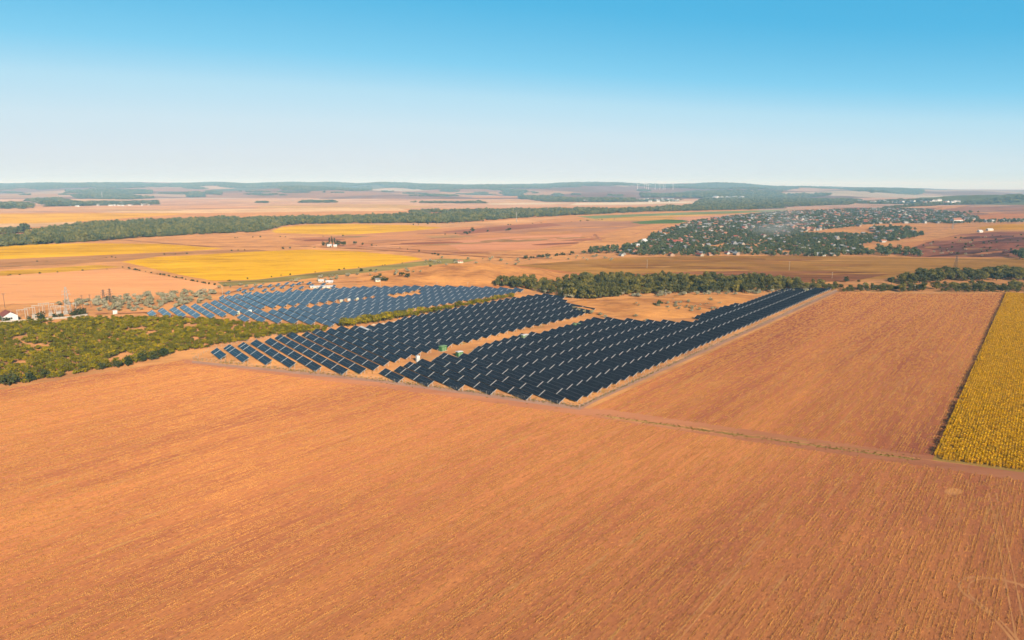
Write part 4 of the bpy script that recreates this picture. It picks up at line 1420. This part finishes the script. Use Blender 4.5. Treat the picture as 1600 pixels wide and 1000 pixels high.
hall('hill_shed', 1546, 360.5, 14, 7, 3, 2, .2, M['cream'], M['white_roof'], 'pale shed behind the small cottage on the brown slope', windows=2)
hall('farmhouse', 515, 386, 7, 5, 2.6, 1.8, .1, M['cream'], M['white_roof'], 'pale farmhouse left of the pair under the poplars', windows=2)
hall('farmhouse', 524, 386, 5, 4, 2.4, 1.6, .1, M['cream'], M['white_roof'], 'smaller pale farmhouse right of the pair under the poplars', windows=1)
hall('depot_shed', 502, 441, 5, 4, 1.7, 1.0, .15, M['cream'], M['white_roof'], 'cream shed beyond the left solar block, left of a white roofed one', windows=2)
hall('depot_shed', 515, 442.5, 7, 4, 1.5, 1.1, .15, M['white'], M['white_roof'], 'white roofed shed beyond the left solar block', windows=2)
hall('long_shelter', 503, 450, 22, 3, 1.6, .6, .12, M['cream'], M['white_roof'], 'very long low pale shelter right behind the small loose solar tables', windows=5)
hall('mound_hut', 590, 440, 5, 4, 2.2, 1.2, .4, M['cream'], M['grey_roof'], 'small white hut beside dark trees at the foot of the orange mound', windows=1)
hall('stone_house', 719, 411, 7, 5, 2.4, 1.4, .3, M['cream'], M['orange_roof'], 'pale stone house on the crest behind the orange mound', windows=2)
for px, py, s in ((588, 437, 8), (598, 440, 7.5), (603, 440, 7), (594, 433, 6), (583, 438, 5)):
    x, y, z = GH(px, py); plant('hut_tree', 'dark', x, y, s, 'dark tree round the small white hut at the foot of the mound', 'trees round the small white hut', z=z)

for i in range(110):
    px, py = RNG.uniform(1390, 1600), RNG.uniform(366, 401)
    if not in_poly(px, py, [(1400, 396), (1450, 381), (1510, 369), (1600, 364), (1600, 401), (1480, 402)]): continue
    x, y, z = GH(px, py)
    plant('slope_bush', 'dark' if i % 3 else 'silver', x, y, RNG.uniform(2.2, 5.5), ('dark' if i % 3 else 'grey') + ' low bush on the brown slope right of the village', 'low bushes on the brown slope', z=z)
# village trees
vt = [p for p in poisson(VIL, 9.0, RNG, .90) if not any(in_poly(p[0], p[1], c) for c in CLEAR)]
vt = [p for p in vt if mnoise.noise(Vector((p[0] / 60, p[1] / 60, 8))) > -.28]
hx = np.array(hs)
vt = [p for p in vt if np.min((hx[:, 0] - p[0]) ** 2 + (hx[:, 1] + 5 - p[1]) ** 2) > 40]
vt.sort(key=lambda p: p[0] ** 2 + p[1] ** 2)
print('VTREES', len(vt))
for (x, y, s) in vt[:260]:
    plant('village_tree', 'village', x, y, RNG.uniform(5.5, 9.5), 'dark green tree among the nearest village houses, ' + zone(x, y, (1060, 1150, 1240, 1320), ('left end', 'below the red roofed building', 'below the smoke', 'right of the smoke', 'right end')), 'nearest village trees')
scatter('village_trees_beyond', [(x, y, 0, RNG.uniform(0, 6.28), RNG.uniform(6, 11), RNG.uniform(5, 8.5)) for x, y, s in vt[260:]], CR['village'], 'dark green trees between the farther village houses', 'trees')
for pts, lab in (([(905, 398), (960, 389), (1000, 387), (1010, 391), (960, 396)], 'dark tree in the row left of the village'), ([(1352, 358), (1410, 356), (1430, 360), (1380, 363)], 'dark tree in the grove right of the village'),
                 ([(1365, 400), (1372, 389), (1392, 392), (1450, 400.5), (1440, 402.5)], 'dark tree on the gully below the brown slope'), ([(1505, 346), (1700, 344), (1700, 347), (1510, 349.5)], 'dark tree between the white farm sheds'),
                 ([(1380, 372), (1430, 367), (1450, 367), (1440, 371), (1390, 376)], 'dark tree by the dirt road right of the village'), ([(1572, 402), (1600, 394), (1720, 390), (1720, 406), (1580, 407)], 'dark tree at the right edge on the brown slope'),
                 ([(1440, 336), (1530, 331), (1532, 333), (1445, 338)], 'dark tree in the line above the right village end')):
    for (x, y, s) in poisson(gpoly(pts), 12, RNG, .8, .0095):
        if abs(x / y) < .80: plant('grove_tree', 'village', x, y, RNG.uniform(8, 13), lab, 'trees: ' + lab)

# far hamlets on the hill foot
def tiny(px, py, s, ri, label, group):
    x, y, z = GH(px, py)
    key = ('tiny', ri)
    if key not in HM:
        a, b = HV[1]
        t = MB(); t.v = a.v + b.v; t.f = a.f + [tuple(len(a.v) + q for q in f) for f in b.f]; t.m = [0] * len(a.f) + [1] * len(b.f)
        HM[key] = t.mesh('far_house', [M['white'], ROOFM[ri][1]])
    o = mesh_obj('far_house', HM[key], None, (x, y, z), RNG.uniform(0, 3.1), s)
    tag(o, label, 'house', group)


for i in range(95):
    px = 75 + 165 * RNG.random() ** .8; py = 320.5 - (px - 75) / 165 * 2 + RNG.uniform(-4, 3.0)
    tiny(px, py, RNG.uniform(.8, 1.3), RNG.choice([5, 5, 1, 0]), 'tiny white house of the hamlet at the foot of the left hills', 'houses of the left hamlet')
for i in range(50):
    px = RNG.uniform(900, 1060); tiny(px, 313.5 + RNG.uniform(-2, 2), RNG.uniform(1.2, 2.2), RNG.choice([5, 5, 1]), 'tiny white house of the far hamlet below the wind turbines', 'houses of the hamlet below the turbines')
for i in range(40):
    px = RNG.uniform(1340, 1500); tiny(px, 315.5 + RNG.uniform(-1.5, 3), RNG.uniform(1.2, 2.0), RNG.choice([5, 1, 0]), 'tiny house of the far settlement on the right plain', 'houses of the right plain settlement')
for i in range(14):
    px = RNG.uniform(1115, 1165); tiny(px, 310.3 + RNG.uniform(-.6, .6), RNG.uniform(2, 3.4), 5, 'long white far building above the distant forest', 'white buildings above the distant forest')
wood_patch('hamlet_trees', [[(70, 323), (245, 320), (245, 314), (110, 316)], [(900, 316), (1060, 315), (1060, 312), (900, 312)], [(1340, 319), (1500, 317), (1500, 315), (1340, 315)]], 'dark trees between the tiny houses of the far hamlets', 30, .006, 9, hilly=True, cat='trees')

# ------------------------------------------------------------------ substation
hx_, hy_ = G(14, 500)
e = empty('substation_house', (hx_, hy_, 0), -.75)
tag(e, 'white house with red gabled roof and dark window at the left edge', 'house')
a, b = house_meshes(15, 9, 4.2, 2.8)
a.build('wall', M['white'], e); rf = b.build('roof', M['red_roof'], e)
b = MB(); b.box(3, 3.7, .8, 1.5, 5.5, 8.2); b.build('chimney', M['orange_roof'], rf)
for (x0, y0) in ((7.5, -1.2),):
    b = MB(); b.box(x0 - .03, x0 + .05, y0 - .2, y0 + 2.2, 1.5, 3.0); w_ = b.build('window', M['dark'], e)
    b = MB(); b.box(x0 + .051, x0 + .09, y0 + .93, y0 + 1.05, 1.5, 3.0); b.build('frame', M['white'], w_)
for k in range(4):
    xx = -5.6 + k * 3.6
    b = MB(); b.box(xx - .6, xx + .6, -4.56, -4.48, 1.3, 2.8); w_ = b.build('window', M['dark'], e)
    b = MB(); b.box(xx - .06, xx + .06, -4.6, -4.561, 1.3, 2.8); b.build('frame', M['white'], w_)
b = MB(); b.box(6.3, 7.3, -4.58, -4.48, 0, 2.2); b.build('door', M['wood_pole'], e)

# low pale wall in front of the substation
pw = [G(-60, 512), G(0, 505), G(60, 500.5), G(110, 497), G(137, 493)]
o0 = pw[0]
wl_e = empty('boundary_wall', (o0[0], o0[1], 0))
tag(wl_e, 'low pale concrete wall between the olive plot and the substation', 'wall')
for a, c in zip(pw, pw[1:]):
    d = np.array(c) - np.array(a); L = np.linalg.norm(d); n = int(L / 3)
    for k in range(n):
        p, q = np.array(a) + d * (k + .02) / n - o0, np.array(a) + d * (k + .98) / n - o0
        nn = np.array([-d[1], d[0]]) / L * .12
        b = MB(); b.hexa([(*(p - nn), -.2), (*(q - nn), -.2), (*(q + nn), -.2), (*(p + nn), -.2), (*(p - nn), 1.5), (*(q - nn), 1.5), (*(q + nn), 1.5), (*(p + nn), 1.5)])
        b.build('panel', M['concrete'], wl_e)


def gantry(px, py, w, h, rz, label):
    x, y = G(px, py)
    e = empty('gantry', (x, y, 0), rz)
    tag(e, label, 'gantry', 'substation gantries')
    for s in (-1, 1):
        b = MB()
        for dx in (-.22, .22):
            b.bar((s * w / 2 + dx, 0, -.1), (s * w / 2 + dx * .6, 0, h), .10, .09)
        for k in range(5):
            z0, z1 = h * k / 5, h * (k + 1) / 5
            b.bar((s * w / 2 - .2, 0, z0), (s * w / 2 + .2, 0, z1), .05)
        b.build('post', M['pale_steel'], e)
    b = MB(); b.box(-w / 2 - .5, w / 2 + .5, -.14, .14, h, h + .3); bm_ = b.build('beam', M['pale_steel'], e)
    for k in (-1, 0, 1):
        b = MB(); b.bar((k * w * .3, 0, h), (k * w * .3, 0, h - 1.5), .16, .1, 6); b.build('insulator', M['concrete'], bm_)


gl = ['first', 'second', 'third', 'fourth', 'fifth', 'sixth', 'seventh', 'eighth']
for i, (px, py, h) in enumerate(((36, 497, 6.5), (48, 496, 7.5), (60, 494, 8.5), (70, 491.5, 9.0), (78, 490.5, 8), (88, 489.5, 6), (96, 490, 5.5), (112, 488, 7))):
    gantry(px, py, 6.5, h, .75 if i % 2 else .55, '%s pale steel gantry from the left in the substation yard' % gl[i])
for i, (px, py) in enumerate(((54, 497), (80, 494), (92, 492), (103, 491))):
    x, y = G(px, py)
    e = empty('transformer', (x, y, 0), .6)
    tag(e, '%s pale transformer from the left in the substation yard' % gl[i], 'transformer', 'substation transformers')
    b = MB(); b.box(-1.5, 1.5, -1, 1, .3, 2.6); b.build('tank', M['pale_steel'], e)
    b = MB(); b.box(-1.9, 1.9, -1.3, 1.3, -.1, .3); b.build('plinth', M['concrete'], e)
    for s in (-1, 1):
        b = MB()
        for k in range(5): b.box(-1.2 + k * .55, -1.0 + k * .55, s * 1.35 - .3, s * 1.35 + .3, .7, 2.3)
        b.build('radiator', M['pale_steel'], e)
    for k in (-1, 0, 1):
        b = MB(); b.bar((k * .9, 0, 2.6), (k * .9, 0, 4.2), .2, .1, 7); b.build('bushing', M['concrete'], e)
x, y = G(66, 500); plant('yard_tree', 'dark', x, y, 9.5, 'round dark tree in front of the substation gantries', None)
for px, py, s in ((122, 493, 7), (130, 493, 8), (115, 494, 6), (95, 496, 5), (85, 497, 5), (10, 503, 6), (2, 501, 6), (45, 500, 4)):
    x, y = G(px, py); plant('yard_bush', 'dark', x, y, s, 'green bush along the low wall of the substation', 'bushes along the substation wall')


def lattice(name, px, py, h, bw, tw, rad, mat, label, cat, arms=(), rz=.3, group=None, panels=8):
    x, y, z = GH(px, py)
    e = empty(name, (x, y, z), rz)
    tag(e, label, cat, group)
    b = MB()
    cor = [(-1, -1), (1, -1), (1, 1), (-1, 1)]

    def wd(t): return (bw * (1 - t) ** 1.3 + tw * (1 - (1 - t) ** 1.3)) / 2
    for k in range(panels):
        t0, t1 = k / panels, (k + 1) / panels
        w0, w1 = wd(t0), wd(t1)
        for i, (cx, cy) in enumerate(cor):
            b.bar((cx * w0, cy * w0, h * t0 - (.3 if k == 0 else 0)), (cx * w1, cy * w1, h * t1), rad)
            nx, ny = cor[(i + 1) % 4]
            b.bar((cx * w0, cy * w0, h * t0), (nx * w1, ny * w1, h * t1), rad * .55)
            b.bar((nx * w0, ny * w0, h * t0), (cx * w1, cy * w1, h * t1), rad * .55)
    b.build('frame', mat, e)
    for (t, w) in arms:
        b = MB()
        ww = wd(t)
        for s in (-1, 1):
            b.bar((s * ww, -ww, h * t), (s * w, 0, h * t + .25), rad * .7); b.bar((s * ww, ww, h * t), (s * w, 0, h * t + .25), rad * .7)
            b.bar((s * ww, 0, h * t + 1.0), (s * w, 0, h * t + .3), rad * .6)
        a = b.build('crossarm', mat, e)
        for s in (-1, 1):
            b = MB(); b.bar((s * w, 0, h * t + .2), (s * w, 0, h * t - 1.1), .13, .08, 6); b.build('insulator', M['concrete'], a)
    return e


lattice('lattice_tower', 107, 491, 22, 5.0, 1.0, .12, M['pale_steel'], 'tall pale lattice tower rising over the substation', 'tower', ((.72, 3.0), (.84, 2.6)), .4)
lattice('power_pylon', 163, 474, 12, 2.2, .6, .12, M['dark_steel'], 'dark lattice pylon behind the scrub, left of a close pair', 'pylon', ((.6, 2.6), (.76, 2.2), (.9, 1.6)), .2, panels=6)
lattice('power_pylon', 173, 473, 12.5, 2.2, .6, .12, M['dark_steel'], 'dark lattice pylon behind the scrub, right of a close pair', 'pylon', ((.6, 2.6), (.76, 2.2), (.9, 1.6)), .2, panels=6)
lattice('power_pylon', 1493, 419, 15, 3.4, .8, .14, M['dark_steel'], 'dark lattice pylon above the right hand clump of trees', 'pylon', ((.62, 2.6), (.78, 2.2), (.92, 1.6)), .2, panels=7)
lattice('radio_mast', 807, 347, 28, 2.0, 1.0, .2, M['pale_steel'], 'thin white lattice mast on the golden far fields', 'mast', panels=9)
lattice('radio_mast', 1488, 358, 26, 2.6, 1.0, .16, M['pale_steel'], 'pale lattice mast left of the tall white house', 'mast', panels=9)
lattice('radio_mast', 160, 311, 60, 5, 2, .5, M['pale_steel'], 'very thin white mast standing on the far left hills', 'mast', panels=9)
post_obj('utility_pole', 8, 482, 12.5, 'dark wooden utility pole behind the substation house', 'pole', M['wood_pole'], 2, .22, .4)
post_obj('utility_pole', 130, 486, 13, 'dark wooden utility pole right of the pale lattice tower', 'pole', M['wood_pole'], 2, .2, .4)
post_obj('utility_pole', 142, 481, 11, 'second dark utility pole right of the pale lattice tower', 'pole', M['wood_pole'], 2, .2, .4)
for i, (px, py, h, lab) in enumerate(((595, 451, 10, 'before the orange mound'), (1011, 420, 11, 'on the tan field left of centre behind the thicket'), (1233, 423, 11, 'on the tan field behind the thicket, nearer the right'), (877, 461, 7, 'at the dip in front of the long thicket'),
                                      (1040, 463, 6, 'at the front of the long thicket above the mound'), (967, 460, 6, 'at the front of the thicket left of the mound'), (1205, 456, 6, 'where the solar block narrows before the thicket'),
                                      (1429, 455, 6, 'behind the right stubble field'), (1525, 451, 6, 'in the bushy strip at far right'), (1349, 454, 6, 'behind the far end of the right fence'), (260, 473, 8, 'in the middle of the silvery scrub'),
                                      (683, 450, 6, 'at the far edge of the left solar block, left one'), (731, 451, 6, 'at the far edge of the left solar block, right one'), (348, 463, 8, 'by the small loose solar tables'), (1300, 435, 7, 'on the brown strip behind the thicket'))):
    post_obj('utility_pole', px, py, h, 'pale concrete utility pole ' + lab, 'pole', M['concrete'], 1, .16, .3)

# ------------------------------------------------------------------ wind turbines
def turbine(px, py, h, turn, k):
    x, y, z = GH(px, py)
    e = empty('wind_turbine', (x, y, z - 1), RNG.uniform(-.4, .4))
    tag(e, '%s white wind turbine from the left on the far hills' % nth(k), 'wind turbine', 'wind turbines on the far hills')
    b = MB(); b.bar((0, 0, 0), (0, 0, h), 2.3, 1.3, 12); b.build('tower', M['white'], e)
    b = MB(); b.box(-2, 2, -4, 6, h - 1, h + 3); b.build('nacelle', M['white'], e)
    b = MB(); b.bar((0, -4, h + 1), (0, -7, h + 1), 2.2, .8, 10); b.build('hub', M['white'], e)
    for q in range(3):
        t = turn + q * 2.0944
        d = Vector((math.sin(t), 0, math.cos(t)))
        p = Vector((0, -5.5, h + 1)); u = Vector((math.cos(t), 0, -math.sin(t)))
        b = MB(); L = h * .48
        a = [p + u * -1.2, p + u * 1.2, p + d * L * .25 + u * 1.6, p + d * L + u * .35, p + d * L - u * .3, p + d * L * .25 - u * 1.0]
        b.face([tuple(v) for v in a]); b.face([tuple(v + Vector((0, .7, 0))) for v in reversed(a)])
        for i in range(6):
            i2 = (i + 1) % 6
            b.face([tuple(a[i2]), tuple(a[i]), tuple(a[i] + Vector((0, .7, 0))), tuple(a[i2] + Vector((0, .7, 0)))])
        b.build('blade', M['white'], e)


for k, (px, ht) in enumerate(((996, 62), (1007, 78), (1010, 70), (1013, 62), (1023.5, 84), (1031, 84), (1036, 86), (1039, 84), (1051.5, 92))):
    turbine(px, 296.3, ht, RNG.uniform(0, 2), k + 1)

# ------------------------------------------------------------------ sunflower field on the right
def sunflower_mesh(seed):
    r = random.Random(seed)
    b = MB()
    b.bar((0, 0, 0), (.04, 0, 1.15), .03, .02, 3)
    for k in range(9):
        t = k * 2.4 + r.uniform(-.3, .3); z = .4 + .75 * k / 9; q = .38 * r.uniform(.75, 1.15)
        c, s = math.cos(t), math.sin(t); px, py = -s, c
        b.face([(0, 0, z), (c * q * .55 + px * .17, s * q * .55 + py * .17, z + .10), (c * q, s * q, z - .10), (c * q * .55 - px * .17, s * q * .55 - py * .17, z + .10)])
    hd = [(math.cos(i * 1.047) * .17 + .08, math.sin(i * 1.047) * .17, 1.2 + math.cos(i * 1.047) * -.08) for i in range(6)]
    b.face(hd)
    return b.mesh('sunflower', M['sunflower'])


SF = [sunflower_mesh(i) for i in range(4)]
rs = np.random.RandomState(5)
o_ = np.array(G(1457, 717)); dA = np.array(G(1572, 458)) - o_; LA = np.linalg.norm(dA); dA /= LA
dB = np.array([dA[1], -dA[0]])
fr = np.array(G(1640, 742)) - o_; fr = fr / np.linalg.norm(fr)
P3 = []
for i in range(0, 165):
    acr = .5 + i * .95
    # the near end of the field follows the track
    t0 = acr / float(np.dot(fr, dB)) * float(np.dot(fr, dA))
    t = t0 + .4
    while t < LA - 1:
        p = o_ + dA * (t + rs.uniform(-.2, .2)) + dB * (acr + rs.uniform(-.2, .2))
        thin = mnoise.noise(Vector((p[0] / 7, p[1] / 7, 5)))
        edge = (.3 if i < 2 else 0) + (.35 if t < t0 + 2.5 else 0)
        if abs(p[0] / p[1]) < .86 and rs.rand() < .96 - edge - (.5 if thin < -.45 else 0):
            h = rs.uniform(1.05, 1.45)
            P3.append((p[0], p[1], 0.0, rs.uniform(0, 6.28), rs.uniform(1.1, 1.45), h * (1 + .22 * mnoise.noise(Vector((p[0] * .12, p[1] * .12, 1))))))
        t += .55
print('SUNFLOWERS', len(P3))
scatter('sunflower_crop', P3, SF, 'rows of yellowing sunflowers in the field at the right edge', 'sunflowers')

# ------------------------------------------------------------------ stubble on the near fields
def stubble_mesh(seed):
    """four metres of one drill row of cut straw, running along Y"""
    r = random.Random(seed)
    b = MB()
    for k in range(84):
        x = r.gauss(0, .075)
        y = r.uniform(-2.0, 2.0)
        if r.random() < .38: x = r.uniform(-.48, .48)
        h = r.uniform(.07, .27)
        t = r.uniform(0, 3.14); c, s = math.cos(t) * .034, math.sin(t) * .034
        lx, ly = r.uniform(-.07, .07), r.uniform(-.07, .07)
        b.face([(x - c, y - s, 0), (x + c, y + s, 0), (x + lx + c, y + ly + s, h), (x + lx - c, y + ly - s, h)])
    return b.mesh('stubble', M['stubble'])


ST = [stubble_mesh(i) for i in range(8)]
rs_row = np.random.RandomState(11).rand(2003)
ex, ey = az_dir(FUR), az_dir(FUR + 90)
STEP = .95
Q = []
for P in (front, right):
    A = np.array(P)
    uu, ww = A @ ey, A @ ex
    ui = np.arange(int(uu.min() / STEP), int(uu.max() / STEP) + 1)
    wi = np.arange(ww.min(), ww.max(), 3.9)
    gu, gw = np.meshgrid(ui, wi)
    ri = gu.ravel()
    w = gw.ravel() + rs_row[ri % 2003] * 3.9
    u = ri * STEP
    q = u[:, None] * ey + w[:, None] * ex
    wob = .18 * np.sin(w * .02 + rs_row[(ri // 12) % 2003] * 20)
    q = q + wob[:, None] * ey
    keep = (np.abs(q[:, 0]) < q[:, 1] * .96) & (q[:, 1] > 124)
    band = rs_row[((ri // 12) * 7) % 2003]
    dens = .48 + .26 * rs_row[ri % 2003] + .25 * (band - .5) + .25 * np.sin(w * .021 + rs_row[ri % 2003] * 60) * np.sin(u * .05 + w * .006)
    dens = np.where(ri % 24 == 0, .22, dens)
    keep &= rs.rand(len(q)) < dens
    q = q[keep]
    q = q[inside(q, P) & ~inside(q, TRACK) & ~inside(q, PATH)]
    Q.append(q)
Q = np.concatenate(Q)
P3 = np.zeros((len(Q), 6))
P3[:, :2] = Q
P3[:, 2] = 0.0
P3[:, 3] = -math.radians(FUR) + math.pi * rs.randint(0, 2, len(Q)) + rs.normal(0, .008, len(Q))
P3[:, 4] = rs.uniform(.9, 1.1, len(Q)); P3[:, 5] = rs.uniform(.6, 1.25, len(Q))
print('STUBBLE', len(P3))
scatter('stubble', P3, ST, 'short dry straw stubble on the tan harvested fields', 'stubble')

tuft = [crown_mesh('tuft', leaf_mat('dry_grass_%d' % i, [(.16, .12, .02), (.26, .17, .035), (.38, .24, .06)]), 200 + i, 1, .45, 5, 9, .22, .02) for i in range(3)]
P3 = []
for P, n_, big in ((GA1, 2600, 1), (GA2, 3200, 1), (GB, 2600, 1)):
    A = np.array(P); c_ = A.mean(0)
    q = np.stack([rs.uniform(A[:, 0].min() - 12, A[:, 0].max() + 12, n_ * 4), rs.uniform(A[:, 1].min() - 10, A[:, 1].max() + 10, n_ * 4)], -1)
    ok = inside(c_ + (q - c_) * .965, P)
    q = q[ok & ~inside(q, PATH)][:n_]
    for p in q:
        if mnoise.noise(Vector((p[0] / 9, p[1] / 9, 12))) > -.05:
            P3.append((p[0], p[1], 0, rs.uniform(0, 6.28), rs.uniform(.5, 1.7), rs.uniform(.5, 1.0)))
for k_ in range(420):        # verge beside the earth track
    x_ = rs.uniform(932, 1440); y_ = float(np.interp(x_, [p[0] for p in VERGE], [p[1] for p in VERGE])) + rs.normal(0, 1.6)
    g_ = G(x_, y_); P3.append((g_[0], g_[1], 0, rs.uniform(0, 6.28), rs.uniform(.4, 1.1), rs.uniform(.3, .7)))
for k_ in range(1500):       # ragged foot of the perimeter fence
    if k_ % 2: x_ = rs.uniform(300, 903); y_ = float(np.interp(x_, [300, 460, 600, 760, 903], [561, 578.5, 594, 615, 635])) + rs.normal(0, 1.2)
    else: x_ = rs.uniform(907, 1300); y_ = float(np.interp(x_, [905, 925, 1100, 1308], [636, 626, 546, 453.5])) + rs.normal(0, .9)
    g_ = G(x_, y_); P3.append((g_[0], g_[1], 0, rs.uniform(0, 6.28), rs.uniform(.5, 1.4), rs.uniform(.4, .9)))
scatter('dry_grass', P3, tuft, 'dry grass tufts round the solar tables, the fence and the earth track', 'grass')

# ------------------------------------------------------------------ smoke over the village and haze over the land
def ellipsoid(name, c, r, mat, label):
    bm = bmesh.new()
    bmesh.ops.create_icosphere(bm, subdivisions=3, radius=1)
    for v in bm.verts:
        k = 1 + .28 * mnoise.noise(v.co * 1.6 + Vector((c[0], 0, 0)))
        v.co = Vector((v.co.x * r[0] * k, v.co.y * r[1] * k, v.co.z * r[2] * k))
    me = bpy.data.meshes.new(name); bm.to_mesh(me); bm.free()
    me.materials.append(mat)
    return tag(mesh_obj(name, me, None, c), label, 'smoke', kind='stuff')


def vol_mat(name, col, dens, aniso=0.0):
    m, n, l, o = new_mat(name)
    v = n.new('ShaderNodeVolumePrincipled')
    v.inputs['Color'].default_value = (*col, 1)
    v.inputs['Density'].default_value = dens
    v.inputs['Anisotropy'].default_value = aniso
    v.inputs['Absorption Color'].default_value = (1, 1, 1, 1)
    l.new(v.outputs[0], o.inputs['Volume'])
    return m


sm = vol_mat('thin_smoke', (.80, .82, .86), .0018)
for i, (px, py, dz, rx, rz_) in enumerate(((1225, 366, 14, 55, 9), (1208, 371, 11, 45, 8), (1195, 368, 16, 50, 9), (1235, 360, 22, 60, 11), (1215, 350, 34, 70, 12))):
    x, y = G(px, py)
    ellipsoid('smoke', (x, y, dz), (rx, 40, rz_), sm, ['thin grey smoke lying low over the village centre', 'lowest drift of smoke between the village houses', 'left drift of smoke over the village', 'right drift of smoke over the village', 'upper thin veil of smoke above the village'][i])

hz = MB(); hz.box(-33000, 33000, -3500, 32500, -12, 290)
me = hz.mesh('haze', vol_mat('pale_haze', (.34, .70, 1.0), 8.0e-5, -.12))
tag(mesh_obj('haze', me), 'pale blue haze over the whole countryside', 'haze', kind='stuff')
